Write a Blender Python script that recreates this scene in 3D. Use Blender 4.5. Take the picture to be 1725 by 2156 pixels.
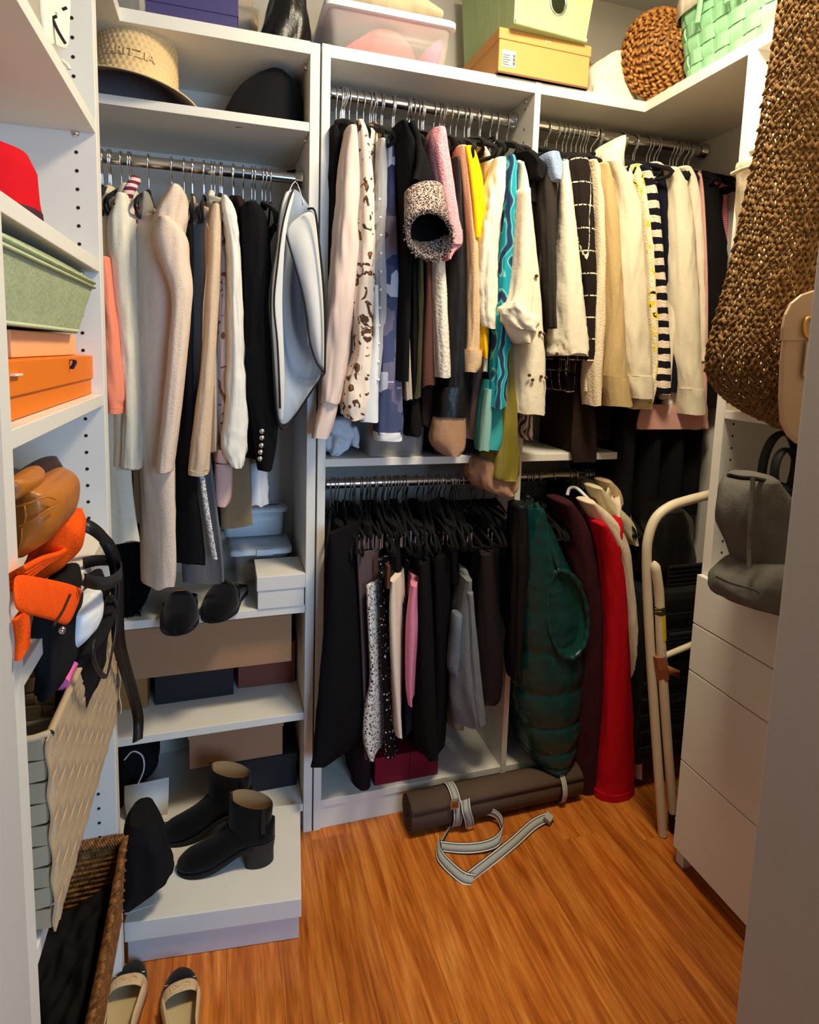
import bpy, bmesh, math, random
from mathutils import Vector, Matrix, noise as mnoise
random.seed(7)
for o in list(bpy.data.objects): bpy.data.objects.remove(o)
SC = bpy.context.scene
COL = SC.collection
PI = math.pi

# ------------------------------------------------------------------ camera
IW, IH = 1725.0, 2156.0
FPX, CX, CY = 1274.6, 862.5, 896.3
YAW, PITCH, ROLL = 0.3018, -0.1190, 0.0296
CAMZ = 1.525
_f = Vector((math.sin(YAW)*math.cos(PITCH), math.cos(YAW)*math.cos(PITCH), math.sin(PITCH)))
_r = Vector((math.cos(YAW), -math.sin(YAW), 0))
_u = _r.cross(_f)
RGT = math.cos(ROLL)*_r + math.sin(ROLL)*_u
UP = -math.sin(ROLL)*_r + math.cos(ROLL)*_u
FWD = _f
cd = bpy.data.cameras.new('camera'); cam = bpy.data.objects.new('camera', cd); COL.objects.link(cam)
cam.matrix_world = Matrix(((RGT.x, UP.x, -FWD.x, 0), (RGT.y, UP.y, -FWD.y, 0), (RGT.z, UP.z, -FWD.z, CAMZ), (0, 0, 0, 1)))
cd.sensor_fit = 'HORIZONTAL'; cd.sensor_width = 36.0
cd.lens = FPX/IW*36.0
cd.shift_x = (IW/2 - CX)/IW
cd.shift_y = -(IH/2 - CY)/IW
cd.clip_start = 0.02
SC.camera = cam

# ------------------------------------------------------------------ world, light, exposure
wd = bpy.data.worlds.new('world'); SC.world = wd; wd.use_nodes = True
wd.node_tree.nodes['Background'].inputs[0].default_value = (0.46, 0.62, 0.95, 1)
wd.node_tree.nodes['Background'].inputs[1].default_value = 0.10
SC.view_settings.view_transform = 'Standard'; SC.view_settings.look = 'None'
SC.view_settings.gamma = 1.0; SC.view_settings.use_curve_mapping = False
SC.view_settings.exposure = 0.24

def area_light(name, loc, target, sx, sy, power, col):
    l = bpy.data.lights.new(name, 'AREA'); l.shape = 'RECTANGLE'; l.size = sx; l.size_y = sy
    l.energy = power; l.color = col
    o = bpy.data.objects.new(name, l); COL.objects.link(o); o.location = loc
    o.rotation_euler = (Vector(target)-Vector(loc)).to_track_quat('-Z', 'Y').to_euler()
    return o
area_light('closet_ceiling_light', (0.83, 0.96, 2.80), (0.76, 1.06, 0), 0.36, 0.36, 35, (1.0, 0.86, 0.62))
area_light('bedroom_window_light', (1.15, -1.75, 1.45), (0.1, 1.7, 0.8), 1.1, 1.3, 50, (0.40, 0.66, 1.0))

# ------------------------------------------------------------------ pixel -> place helpers (each point keeps its own real depth)
def _ray(x, y): return RGT*((x-CX)/FPX) - UP*((y-CY)/FPX) + FWD
def WY(x, y, Y):
    d = _ray(x, y); d = d*(Y/d.y); d.z += CAMZ; return d
def WX(x, y, X):
    d = _ray(x, y); d = d*(X/d.x); d.z += CAMZ; return d
def WZ(x, y, z):
    d = _ray(x, y); d = d*((z-CAMZ)/d.z); d.z += CAMZ; return d

# ------------------------------------------------------------------ mesh helpers
ORG = {}
class MB:
    def __init__(s): s.v = []; s.f = []
    def add(s, vs, fs):
        n = len(s.v); s.v += [tuple(p) for p in vs]; s.f += [tuple(i+n for i in q) for q in fs]; return s
    def box(s, x0, y0, z0, x1, y1, z1):
        vs = [(x0,y0,z0),(x1,y0,z0),(x1,y1,z0),(x0,y1,z0),(x0,y0,z1),(x1,y0,z1),(x1,y1,z1),(x0,y1,z1)]
        return s.add(vs, [(3,2,1,0),(4,5,6,7),(0,1,5,4),(1,2,6,5),(2,3,7,6),(3,0,4,7)])
    def obox(s, c, a, b, d):
        c = Vector(c); a = Vector(a); b = Vector(b); d = Vector(d)
        vs = [c-a-b-d, c+a-b-d, c+a+b-d, c-a+b-d, c-a-b+d, c+a-b+d, c+a+b+d, c-a+b+d]
        fs = [(3,2,1,0),(4,5,6,7),(0,1,5,4),(1,2,6,5),(2,3,7,6),(3,0,4,7)]
        if a.cross(b).dot(d) < 0: fs = [q[::-1] for q in fs]
        return s.add(vs, fs)
    def loft(s, rings, cap0=True, cap1=True):
        n = len(rings[0]); vs = [p for r in rings for p in r]; fs = []
        for i in range(len(rings)-1):
            for j in range(n):
                k = (j+1) % n
                fs.append((i*n+j, i*n+k, (i+1)*n+k, (i+1)*n+j))
        m = len(vs)
        if cap0: vs = vs + list(rings[0]); fs.append(tuple(range(m+n-1, m-1, -1))); m += n
        if cap1: vs = vs + list(rings[-1]); fs.append(tuple(m+j for j in range(n)))
        return s.add(vs, fs)
    def grid(s, rows):
        n = len(rows[0]); vs = [p for r in rows for p in r]
        fs = [(i*n+j, i*n+j+1, (i+1)*n+j+1, (i+1)*n+j) for i in range(len(rows)-1) for j in range(n-1)]
        return s.add(vs, fs)
    def tube(s, pts, r, n=8, caps=True, flat=1.0, up=None):
        pts = [Vector(p) for p in pts]; rings = []
        prev = None
        for i, p in enumerate(pts):
            t = (pts[min(i+1, len(pts)-1)] - pts[max(i-1, 0)])
            if t.length < 1e-9: t = Vector((0,0,1))
            t.normalize()
            if prev is None:
                a = Vector(up) if up else (Vector((0,0,1)) if abs(t.z) < .9 else Vector((1,0,0)))
            else: a = prev
            a = (a - t*a.dot(t));
            if a.length < 1e-6: a = t.orthogonal()
            a.normalize(); prev = a; b = t.cross(a)
            rr = r[i] if isinstance(r, (list, tuple)) else r
            rings.append([p + a*(rr*math.cos(2*PI*k/n)*flat) + b*(rr*math.sin(2*PI*k/n)) for k in range(n)])
        return s.loft(rings, caps, caps)
    def lathe(s, prof, n=32, c=(0,0,0), axis=None, cap0=False, cap1=False):
        c = Vector(c); ez = Vector(axis).normalized() if axis else Vector((0,0,1))
        ex = ez.orthogonal().normalized() if axis else Vector((1,0,0)); ey = ez.cross(ex)
        rings = [[c + ez*z + (ex*math.cos(2*PI*k/n) + ey*math.sin(2*PI*k/n))*r for k in range(n)] for r, z in prof]
        return s.loft(rings, cap0, cap1)
    def ell(s, c, a, b, d, nu=6, nv=4):
        c = Vector(c); a = Vector(a); b = Vector(b); d = Vector(d)
        rings = []
        for i in range(1, nv):
            t = PI*i/nv - PI/2
            rings.append([c + a*math.sin(t) + (b*math.cos(2*PI*k/nu) + d*math.sin(2*PI*k/nu))*math.cos(t) for k in range(nu)])
        n0 = len(s.v); s.v += [tuple(c-a)] + [tuple(p) for r in rings for p in r] + [tuple(c+a)]
        m = len(rings)
        for k in range(nu):
            k2 = (k+1) % nu
            s.f.append((n0, n0+1+k2, n0+1+k))
            for i in range(m-1): s.f.append((n0+1+i*nu+k, n0+1+i*nu+k2, n0+1+(i+1)*nu+k2, n0+1+(i+1)*nu+k))
            s.f.append((n0+1+m*nu, n0+1+(m-1)*nu+k, n0+1+(m-1)*nu+k2))
        return s
    def ribbon(s, pts, wd, t=0.002):
        """pts: centre line, wd: list of half-width vectors; solid strip of thickness t"""
        pts = [Vector(p) for p in pts]; rings = []
        for i, p in enumerate(pts):
            tg = (pts[min(i+1, len(pts)-1)] - pts[max(i-1, 0)]).normalized()
            w = Vector(wd[i] if isinstance(wd, list) else wd); nn = tg.cross(w)
            if nn.length < 1e-9: nn = Vector((0,0,1))
            nn.normalize(); nn *= t/2
            rings.append([p-w-nn, p+w-nn, p+w+nn, p-w+nn])
        return s.loft(rings)
    def prism(s, poly, ext):
        """poly: list of points, ext: extrusion vector"""
        n = len(poly); ext = Vector(ext); poly = [Vector(p) for p in poly]
        return s.add(poly + [p+ext for p in poly], [tuple(range(n-1,-1,-1)), tuple(range(n, 2*n))] + [(i, (i+1) % n, n+(i+1) % n, n+i) for i in range(n)])
    def build(s, name, mat, parent=None, smooth=True, bevel=0, solid=0, sub=0, local=False, kind=None):
        me = bpy.data.meshes.new(name)
        off = Vector((0,0,0))
        if parent is not None and not local: off = ORG.get(parent.name, Vector((0,0,0)))
        me.from_pydata([(p[0]-off.x, p[1]-off.y, p[2]-off.z) for p in s.v], [], s.f)
        me.validate()
        bm = bmesh.new(); bm.from_mesh(me); bmesh.ops.recalc_face_normals(bm, faces=bm.faces[:]); bm.to_mesh(me); bm.free()
        if smooth:
            for p in me.polygons: p.use_smooth = True
        me.materials.append(M(mat) if isinstance(mat, str) else mat)
        o = bpy.data.objects.new(name, me); COL.objects.link(o)
        if parent is not None:
            o.parent = parent; ORG[o.name] = off if not local else Vector((0,0,0))
        if solid:
            m = o.modifiers.new('solid', 'SOLIDIFY'); m.thickness = solid; m.offset = 0
        if bevel:
            m = o.modifiers.new('bevel', 'BEVEL'); m.width = bevel; m.segments = 2; m.limit_method = 'ANGLE'; m.angle_limit = 0.6
        if sub:
            m = o.modifiers.new('sub', 'SUBSURF'); m.levels = sub; m.render_levels = sub
        if kind: o['kind'] = kind
        return o

def tag(o, label, cat, group=None, kind=None):
    if label: o['label'] = label
    if cat: o['category'] = cat
    if group: o['group'] = group
    if kind: o['kind'] = kind
    return o
def thing(name, label, cat, loc=(0,0,0), rotz=0, group=None):
    o = bpy.data.objects.new(name, None); COL.objects.link(o)
    o.location = loc; o.rotation_euler = (0,0,rotz); o.empty_display_size = 0.05
    ORG[o.name] = Vector(loc)
    return tag(o, label, cat, group)
def copy_tree(o, parent=None):
    c = o.copy(); COL.objects.link(c); c.parent = parent
    for ch in list(o.children): copy_tree(ch, c)
    return c

# ------------------------------------------------------------------ materials
def lin(c): return tuple(((v/255)/12.92 if v/255 <= .04045 else ((v/255+.055)/1.055)**2.4) for v in c)
MATS = {}
SPEC = {}
def M(k):
    if k not in MATS: MATS[k] = make_mat(k, **SPEC[k])
    return MATS[k]
def make_mat(name, col=(200,200,200), rough=.6, kind='plain', col2=None, col3=None, col4=None, scale=60., bump=.0, var=.06, metal=0., spec=.3, trans=0., alpha=1., sheen=0., bscale=None, stretch=(1,1,1), ior=1.45, wr=0.):
    m = bpy.data.materials.new(name); m.use_nodes = True
    nt = m.node_tree; N = nt.nodes; L = nt.links; b = N['Principled BSDF']
    b.inputs['Roughness'].default_value = rough; b.inputs['Metallic'].default_value = metal
    b.inputs['Specular IOR Level'].default_value = spec
    b.inputs['IOR'].default_value = ior
    if trans: b.inputs['Transmission Weight'].default_value = trans
    if alpha < 1: b.inputs['Alpha'].default_value = alpha
    if sheen: b.inputs['Sheen Weight'].default_value = sheen
    c1 = (*lin(col), 1)
    tc = N.new('ShaderNodeTexCoord'); mp = N.new('ShaderNodeMapping'); L.new(tc.outputs['Object'], mp.inputs[0])
    mp.inputs['Scale'].default_value = stretch
    co = mp.outputs[0]
    def noise(sc, det=3, vec=co):
        n = N.new('ShaderNodeTexNoise'); n.inputs['Scale'].default_value = sc; n.inputs['Detail'].default_value = det; L.new(vec, n.inputs['Vector']); return n
    def ramp(fac, stops, interp='LINEAR'):
        r = N.new('ShaderNodeValToRGB'); r.color_ramp.interpolation = interp
        e = r.color_ramp.elements
        while len(e) < len(stops): e.new(.5)
        for i, (p, c) in enumerate(stops): e[i].position = p; e[i].color = (*lin(c), 1) if len(c) == 3 else c
        L.new(fac, r.inputs[0]); return r.outputs[0]
    def mathn(op, a, bb=None):
        n = N.new('ShaderNodeMath'); n.operation = op
        for i, x in enumerate((a, bb)):
            if x is None: continue
            if isinstance(x, (int, float)): n.inputs[i].default_value = x
            else: L.new(x, n.inputs[i])
        return n.outputs[0]
    def sepxyz(v=co):
        n = N.new('ShaderNodeSeparateXYZ'); L.new(v, n.inputs[0]); return n.outputs
    out = None; h = None
    if kind in ('plain', 'knit', 'crinkle', 'felt'):
        n = noise(scale*.25 if kind != 'plain' else 6)
        d = 1-var
        out = ramp(n.outputs[0], [(.3, (*[x*d for x in c1[:3]], 1)), (.7, c1)])
    elif kind == 'wood':
        sx = sepxyz()
        oi = N.new('ShaderNodeObjectInfo')
        cmb = N.new('ShaderNodeCombineXYZ'); L.new(mathn('MULTIPLY', sx[0], 22), cmb.inputs[0]); L.new(mathn('ADD', mathn('MULTIPLY', sx[1], 1.6), mathn('MULTIPLY', oi.outputs['Random'], 37)), cmb.inputs[1]); L.new(oi.outputs['Random'], cmb.inputs[2])
        n = noise(1.6, 8, cmb.outputs[0]); n.inputs['Distortion'].default_value = 1.1
        n2 = noise(7, 6, cmb.outputs[0])
        o1 = ramp(n.outputs[0], [(.28, col3), (.45, col2), (.58, col), (.74, col4)])
        mx = N.new('ShaderNodeMix'); mx.data_type = 'RGBA'; mx.blend_type = 'MULTIPLY'; mx.inputs[0].default_value = .55
        L.new(o1, mx.inputs[6]); L.new(ramp(n2.outputs[0], [(.3, (178,168,158)), (.6, (255,255,255))]), mx.inputs[7])
        hs = N.new('ShaderNodeHueSaturation'); L.new(mx.outputs[2], hs.inputs['Color'])
        L.new(mathn('ADD', .86, mathn('MULTIPLY', oi.outputs['Random'], .28)), hs.inputs['Value'])
        out = hs.outputs[0]
    elif kind == 'tweed':
        v = N.new('ShaderNodeTexVoronoi'); v.inputs['Scale'].default_value = scale; L.new(co, v.inputs['Vector'])
        n = noise(scale*1.5, 2)
        f = mathn('ADD', mathn('MULTIPLY', v.outputs['Distance'], .8), mathn('MULTIPLY', n.outputs[0], .6))
        out = ramp(f, [(.50, c1), (.58, (*lin(col2), 1)), (.78, (*lin(col3 or col2), 1))])
        h = f
    elif kind == 'spots':
        n = noise(scale, 2); n.inputs['Distortion'].default_value = 1.6
        out = ramp(n.outputs[0], [(.57, c1), (.60, (*lin(col2), 1)), (.66, (*lin(col2), 1)), (.69, (*lin(col3 or col2), 1))], 'LINEAR')
    elif kind == 'swirl':
        w = N.new('ShaderNodeTexWave'); w.inputs['Scale'].default_value = scale; w.inputs['Distortion'].default_value = 9; w.inputs['Detail'].default_value = 1.2; w.inputs['Detail Scale'].default_value = 1.1
        L.new(co, w.inputs['Vector'])
        out = ramp(w.outputs[0], [(.0, col), (.3, col2), (.52, col3), (.75, col4 or col)], 'CONSTANT')
    elif kind == 'blocks':
        v = N.new('ShaderNodeTexVoronoi'); v.inputs['Scale'].default_value = scale; v.distance = 'CHEBYCHEV'; L.new(co, v.inputs['Vector'])
        g = N.new('ShaderNodeSeparateColor'); L.new(v.outputs['Color'], g.inputs[0])
        out = ramp(g.outputs[0], [(.0, col), (.35, col2), (.62, col3 or col), (.84, col4 or col2)], 'CONSTANT')
    elif kind == 'stripes':
        sx = sepxyz()
        f = mathn('FRACT', mathn('ADD', mathn('MULTIPLY', sx[2], scale), mathn('MULTIPLY', mathn('ADD', noise(40, 1).outputs[0], -.5), .25)))
        if col3: out = ramp(f, [(0, c1), (.5, col2), (.8, col3)], 'CONSTANT')
        else: out = ramp(f, [(0, c1), (.5, col2)], 'CONSTANT')
    elif kind == 'windowpane':
        sx = sepxyz()
        n = noise(90, 2)
        fz = mathn('FRACT', mathn('MULTIPLY', sx[2], scale)); fy = mathn('FRACT', mathn('ADD', mathn('MULTIPLY', mathn('ADD', sx[1], sx[0]), scale*1.3), .3))
        ln = mathn('MAXIMUM', mathn('LESS_THAN', fz, .06), mathn('LESS_THAN', fy, .06))
        ln = mathn('MULTIPLY', ln, mathn('GREATER_THAN', noise(170, 1).outputs[0], .44))
        mx = N.new('ShaderNodeMix'); mx.data_type = 'RGBA'; L.new(ln, mx.inputs[0]); mx.inputs[6].default_value = c1; mx.inputs[7].default_value = (*lin(col2), 1)
        out = mx.outputs[2]
    elif kind == 'sequin':
        v = N.new('ShaderNodeTexVoronoi'); v.inputs['Scale'].default_value = scale; L.new(co, v.inputs['Vector'])
        g = N.new('ShaderNodeSeparateColor'); L.new(v.outputs['Color'], g.inputs[0])
        out = ramp(g.outputs[0], [(0, c1), (.93, c1), (.95, (*lin(col2), 1))], 'CONSTANT')
    elif kind == 'rattan':
        n = noise(scale, 3)
        out = ramp(n.outputs[0], [(.3, col3 or col2), (.5, col), (.72, col2)])
    if out is not None: L.new(out, b.inputs['Base Color'])
    else: b.inputs['Base Color'].default_value = c1
    if bump:
        if h is None:
            h = noise(bscale or scale, 3 if kind != 'knit' else 1).outputs[0]
        bp = N.new('ShaderNodeBump'); bp.inputs['Strength'].default_value = bump; bp.inputs['Distance'].default_value = .004
        L.new(h, bp.inputs['Height']); L.new(bp.outputs[0], b.inputs['Normal'])
        if wr:
            m2 = N.new('ShaderNodeMapping'); L.new(tc.outputs['Object'], m2.inputs[0]); m2.inputs['Scale'].default_value = (1,1,.22)
            n2 = noise(17, 1.2, m2.outputs[0]); n2.inputs['Distortion'].default_value = .6
            b2 = N.new('ShaderNodeBump'); b2.inputs['Strength'].default_value = wr; b2.inputs['Distance'].default_value = .03
            L.new(n2.outputs[0], b2.inputs['Height']); L.new(b2.outputs[0], bp.inputs['Normal'])
    return m
def S(k, *a, **kw):
    SPEC[k] = dict(col=a[0], **kw); return k
def fabric(k, col, kind='plain', bump=.25, scale=260., **kw):
    kw.setdefault('rough', .92); kw.setdefault('spec', .12); kw.setdefault('wr', .34 if kind in ('plain','crinkle','felt','knit') else .2); return S(k, col, kind=kind, bump=bump, scale=scale, **kw)

S('melamine', (226,222,212), rough=.42, spec=.35, var=.02, bump=.03, scale=300)
S('edge_band', (232,229,220), rough=.38, spec=.35, var=.01)
S('wall_paint', (214,208,198), rough=.85, spec=.1, var=.03, bump=.06, scale=180)
S('ceiling_paint', (225,222,215), rough=.9, spec=.05, var=.02)
S('jamb_paint', (196,190,182), rough=.55, spec=.25, var=.03, bump=.05, scale=220)
S('hole', (40,30,22), rough=.9)
S('chrome', (225,225,228), rough=.16, metal=1., var=.02)
S('rod_metal', (232,230,226), rough=.2, metal=1., var=.03)
S('gold', (210,160,80), rough=.3, metal=1.)
S('laminate', (206,122,48), kind='wood', rough=.26, spec=.5, col2=(190,104,36), col3=(154,76,22), col4=(220,142,66))
S('subfloor', (120,62,24), rough=.8)
S('velvet_black', (14,13,14), rough=.85, spec=.15, sheen=.08)
S('plastic_white', (225,228,232), rough=.35)
S('plastic_clear', (235,238,240), rough=.25, trans=.85, ior=1.08, spec=.4)
S('plastic_frost', (228,222,214), rough=.3, alpha=.2, spec=.5)
# ================================================================== structure
YB, YFR = 2.14, 1.768           # back wall, front plane of the back units
XWL, XWR = -0.612, 1.692        # side walls
XL, XR = -0.238, 1.3216         # faces of the left and right units
ZC = 2.86
ZT = 2.36                       # top of every unit
YD0, YD1 = 0.42, 0.68           # door wall
XD0, XD1 = -0.208, 0.82         # door opening

def struct(name, mb, mat, label=None, parent=None, bevel=0):
    o = mb.build(name, mat, parent, smooth=False, bevel=bevel)
    if parent is None: o['kind'] = 'structure'
    if label: o['label'] = label
    return o
fl = struct('floor', MB().box(-2.2, -2.6, -.06, 3.0, YB+.1, -.012), 'subfloor', 'glossy orange brown wood laminate plank floor')
PW, PL = 0.128, 1.15
for i in range(-6, 16):
    x0 = i*PW
    off = (i*0.47) % 1.0*PL
    y = -.5 - PL + off
    while y < YB:
        y0, y1 = max(y, -.5), min(y+PL, YB)
        if y1 - y0 > .05 and x0 < XWR and x0+PW > XWL-.2:
            MB().box(x0+.0002, y0+.0002, -.012, x0+PW-.0002, y1-.0002, 0).build('plank', 'laminate', fl, smooth=False, bevel=.0008)
        y += PL
struct('wall_back', MB().box(XWL-.1, YB, 0, XWR+.1, YB+.1, ZC), 'wall_paint', 'pale painted wall behind the hanging rods')
struct('wall_left', MB().box(XWL-.1, YD1, 0, XWL, YB, ZC), 'wall_paint', 'pale painted wall behind the left shelf tower')
struct('wall_right', MB().box(XWR, YD1, 0, XWR+.1, YB, ZC), 'wall_paint', 'pale painted wall behind the drawer tower')
struct('ceiling', MB().box(XWL-.1, YD0, ZC, XWR+.1, YB+.1, ZC+.08), 'ceiling_paint', 'white closet ceiling')
struct('wall_front', MB().box(XWL-.5, YD0, 0, XD0-.022, YD1, ZC).box(XD1+.022, YD0, 0, XWR+.5, YD1, ZC).box(XD0-.022, YD0, 2.72, XD1+.022, YD1, ZC), 'wall_paint', 'painted wall around the closet doorway')
struct('trim_1', MB().box(XD0-.022, YD0-.004, 0, XD0, YD1+.004, 2.72), 'jamb_paint', 'daylit door jamb at the left edge', bevel=.002)
struct('trim_2', MB().box(XD1, YD0-.004, 0, XD1+.022, YD1+.004, 2.72), 'jamb_paint', 'shaded grey door jamb at the right edge', bevel=.002)
# ceiling lamp the light comes from
lt = thing('ceiling_lamp', 'round flush ceiling lamp above the closet floor, out of view', 'lamp', (.83, .96, 2.82))
MB().lathe([(.001,.04),(.19,.04),(.2,.03),(.2,.0),(.185,-.004)], 40).build('lamp_base', 'plastic_white', lt, local=True)

# ================================================================== closet units
def panel(parent, name, x0, y0, z0, x1, y1, z1, mat='melamine'):
    return MB().box(x0, y0, z0, x1, y1, z1).build(name, mat, parent, smooth=False, bevel=.0012)
def rod(parent, xa, xb, y, z, r=.0155):
    o = MB().tube([(xa, y, z), (xb, y, z)], r, 20).build('hanging_rod', 'rod_metal', parent)
    for x, s in ((xa, 1), (xb, -1)):
        MB().lathe([(.001,.0),(.027,0),(.027,.006),(.021,.010),(.021,.022),(.0165,.024)], 20, (x, y, z), (s,0,0)).build('rod_bracket', 'chrome', parent)
    return o
def holes(parent, pts, nrm, r=.0036):
    mb = MB(); nrm = Vector(nrm).normalized()
    for p in pts: mb.lathe([(r, .0), (.0001, .0006)], 10, p, nrm)
    return mb.build('peg_holes', 'hole', parent, smooth=False, kind='stuff')
def pin(parent, p, d):
    return MB().lathe([(.0001,.008),(.006,.008),(.0075,.004),(.0075,0)], 12, p, d).build('shelf_pin', 'chrome', parent)

# --- left shelf tower (faces +X)
YL0, YL1 = 0.78, 1.445
lu = thing('shelf_tower', 'tall white open shelf tower along the left wall with bags and baskets', 'shelf unit', (XL, (YL0+YL1)/2, 0))
panel(lu, 'side_panel', XWL+.002, YL0, 0, XL, YL0+.036, ZT)
panel(lu, 'side_panel', XWL+.002, 1.408, 0, XL, YL1, ZT)
panel(lu, 'top_panel', XWL+.002, YL0+.036, ZT-.033, XL, 1.408, ZT)
SHL = [1.943, 1.671, 1.397, 1.098, .705, .178]
for z in SHL: panel(lu, 'shelf', XWL+.012, YL0+.037, z, XL-.001, 1.407, z+.024)
panel(lu, 'plinth', XWL+.1, YL0+.037, 0, XL-.05, 1.407, .178)
panel(lu, 'back_panel', XWL+.003, YL0+.037, .1, XWL+.011, 1.407, ZT-.034, 'wall_paint')
hx = WY(160, 300, 1.408)
zs = []
za, zb = WY(152, 38, 1.408).z, WY(164, 420, 1.408).z
st = (za-zb)/9.55
zz = za
while zz > .3:
    if all(not (z-.012 < zz < z+.036) for z in SHL): zs.append(zz)
    zz -= st
holes(lu, [(hx.x, 1.4075, z) for z in zs], (0,-1,0))
for z in SHL[:4]: pin(lu, (hx.x+.001, 1.4078, z-.004), (0,-1,0))

# --- left hanging unit
lb = thing('hanging_unit', 'white hanging unit with hat shelf above rod and shoe shelves below', 'shelf unit', (-.19, YFR, 0))
XB0, XB1 = XWL+.004, .236
panel(lb, 'side_panel', XB1, YFR, 0, XB1+.027, YB-.002, ZT-.002)
panel(lb, 'top_panel', XB0, YFR, ZT-.033, XB1, YB-.002, ZT)
for z, n in ((2.126, 'hat_shelf'), (.733, 'shoe_shelf'), (.385, 'box_shelf'), (.075, 'base_shelf')):
    panel(lb, n, XB0, YFR+.001, z, XB1-.001, YB-.002, z+.024)
panel(lb, 'plinth', XB0, YFR+.03, 0, XB1-.001, YFR+.05, .075)
panel(lb, 'corner_top', XB0, YL1, ZT-.033, XL, YFR, ZT)
rod(lb, XB0+.01, XB1-.001, 1.9, 2.031)
pin(lb, (XB1-.0005, YFR+.06, 2.126+.19), (-1,0,0)); pin(lb, (XB1-.0005, YFR+.06, 2.12), (-1,0,0))

# --- double hanging unit with corner
db = thing('double_hanging_unit', 'wide white double hanging unit with two upper and two lower rods', 'shelf unit', (.9, YFR, 0))
X20, X21, X30 = .292, .921, .941
panel(db, 'side_panel', .268, YFR-.002, 0, X20, YB-.002, ZT)
panel(db, 'divider_panel', X21, YFR-.002, .072, X30, YB-.002, ZT)
panel(db, 'top_panel', X20, YFR, ZT-.033, X21, YB-.002, ZT)
panel(db, 'corner_top', X30, YFR, ZT-.033, XWR-.002, YB-.002, ZT)
panel(db, 'corner_top', XR, 1.362, ZT-.033, XWR-.002, YFR, ZT)
panel(db, 'middle_shelf', X20, YFR+.001, 1.181, X21, YB-.002, 1.205)
panel(db, 'middle_shelf', X30, YFR+.001, 1.181, 1.336, YB-.002, 1.205)
panel(db, 'middle_shelf_panel', 1.32, YFR+.02, 1.0, 1.336, YB-.002, 1.18)
panel(db, 'base_shelf', X20, YFR, .076, X21, YB-.002, .1)
panel(db, 'base_shelf', X30, YFR, .076, XWR-.002, YB-.002, .1)
panel(db, 'plinth', X20, YFR+.004, 0, X21, YFR+.02, .0755)
panel(db, 'plinth', X30, YFR+.004, 0, XWR-.002, YFR+.02, .0755)
rod(db, X20+.001, X21-.001, 1.9, 2.287)
rod(db, X30+.001, XWR-.004, 1.9, 2.287)
rod(db, X20+.001, X21-.001, 1.9, 1.10)
rod(db, X30+.001, XWR-.004, 1.9, 1.10)
pin(db, (X20+.0005, YFR+.05, ZT-.04), (1,0,0)); pin(db, (X21-.0005, YFR+.05, ZT-.04), (-1,0,0))
holes(db, [(X21-.0004, YFR+.06, z) for z in (2.30, 2.24, 2.2, 2.16)], (-1,0,0))

# --- right drawer tower (faces -X)
YR0, YR1 = .70, 1.361
ru = thing('drawer_tower', 'tall white tower with open shelves above four plain drawer fronts', 'shelf unit', (XR, 1.03, 0))
panel(ru, 'side_panel', XR, 1.331, .0, XWR-.002, YR1, ZT)
panel(ru, 'side_panel', XR, YR0, .0, XWR-.002, YR0+.03, ZT)
panel(ru, 'top_panel', XR, YR0+.03, ZT-.033, XWR-.002, 1.331, ZT)
for z in (2.075, 1.372, .90): panel(ru, 'shelf', XR+.001, YR0+.031, z, XWR-.012, 1.330, z+.022)
panel(ru, 'back_panel', XWR-.011, YR0+.031, .08, XWR-.003, 1.330, ZT-.034, 'wall_paint')
panel(ru, 'plinth', XR+.05, YR0+.031, 0, XR+.066, 1.330, .075)
for z0, z1 in ((.774, .918), (.631, .770), (.346, .627), (.061, .342)):
    dr = MB().box(XR-.019, YR0+.004, z0, XR-.001, 1.357, z1).build('drawer_front', 'melamine', ru, smooth=False, bevel=.0015)
    MB().box(XR+.002, YR0+.05, z0+.02, XR+.34, 1.31, z1-.02).build('drawer_box', 'melamine', dr, smooth=False)
p = WY(1545, 893, 1.331)
holes(ru, [(p.x, 1.3305, p.z-.0335*i) for i in range(0, 12)] + [(p.x, 1.3305, 2.30-.0335*i) for i in range(0, 6)] + [(p.x, 1.3305, 2.04-.0335*i) for i in range(0, 18)], (0,-1,0))
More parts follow.
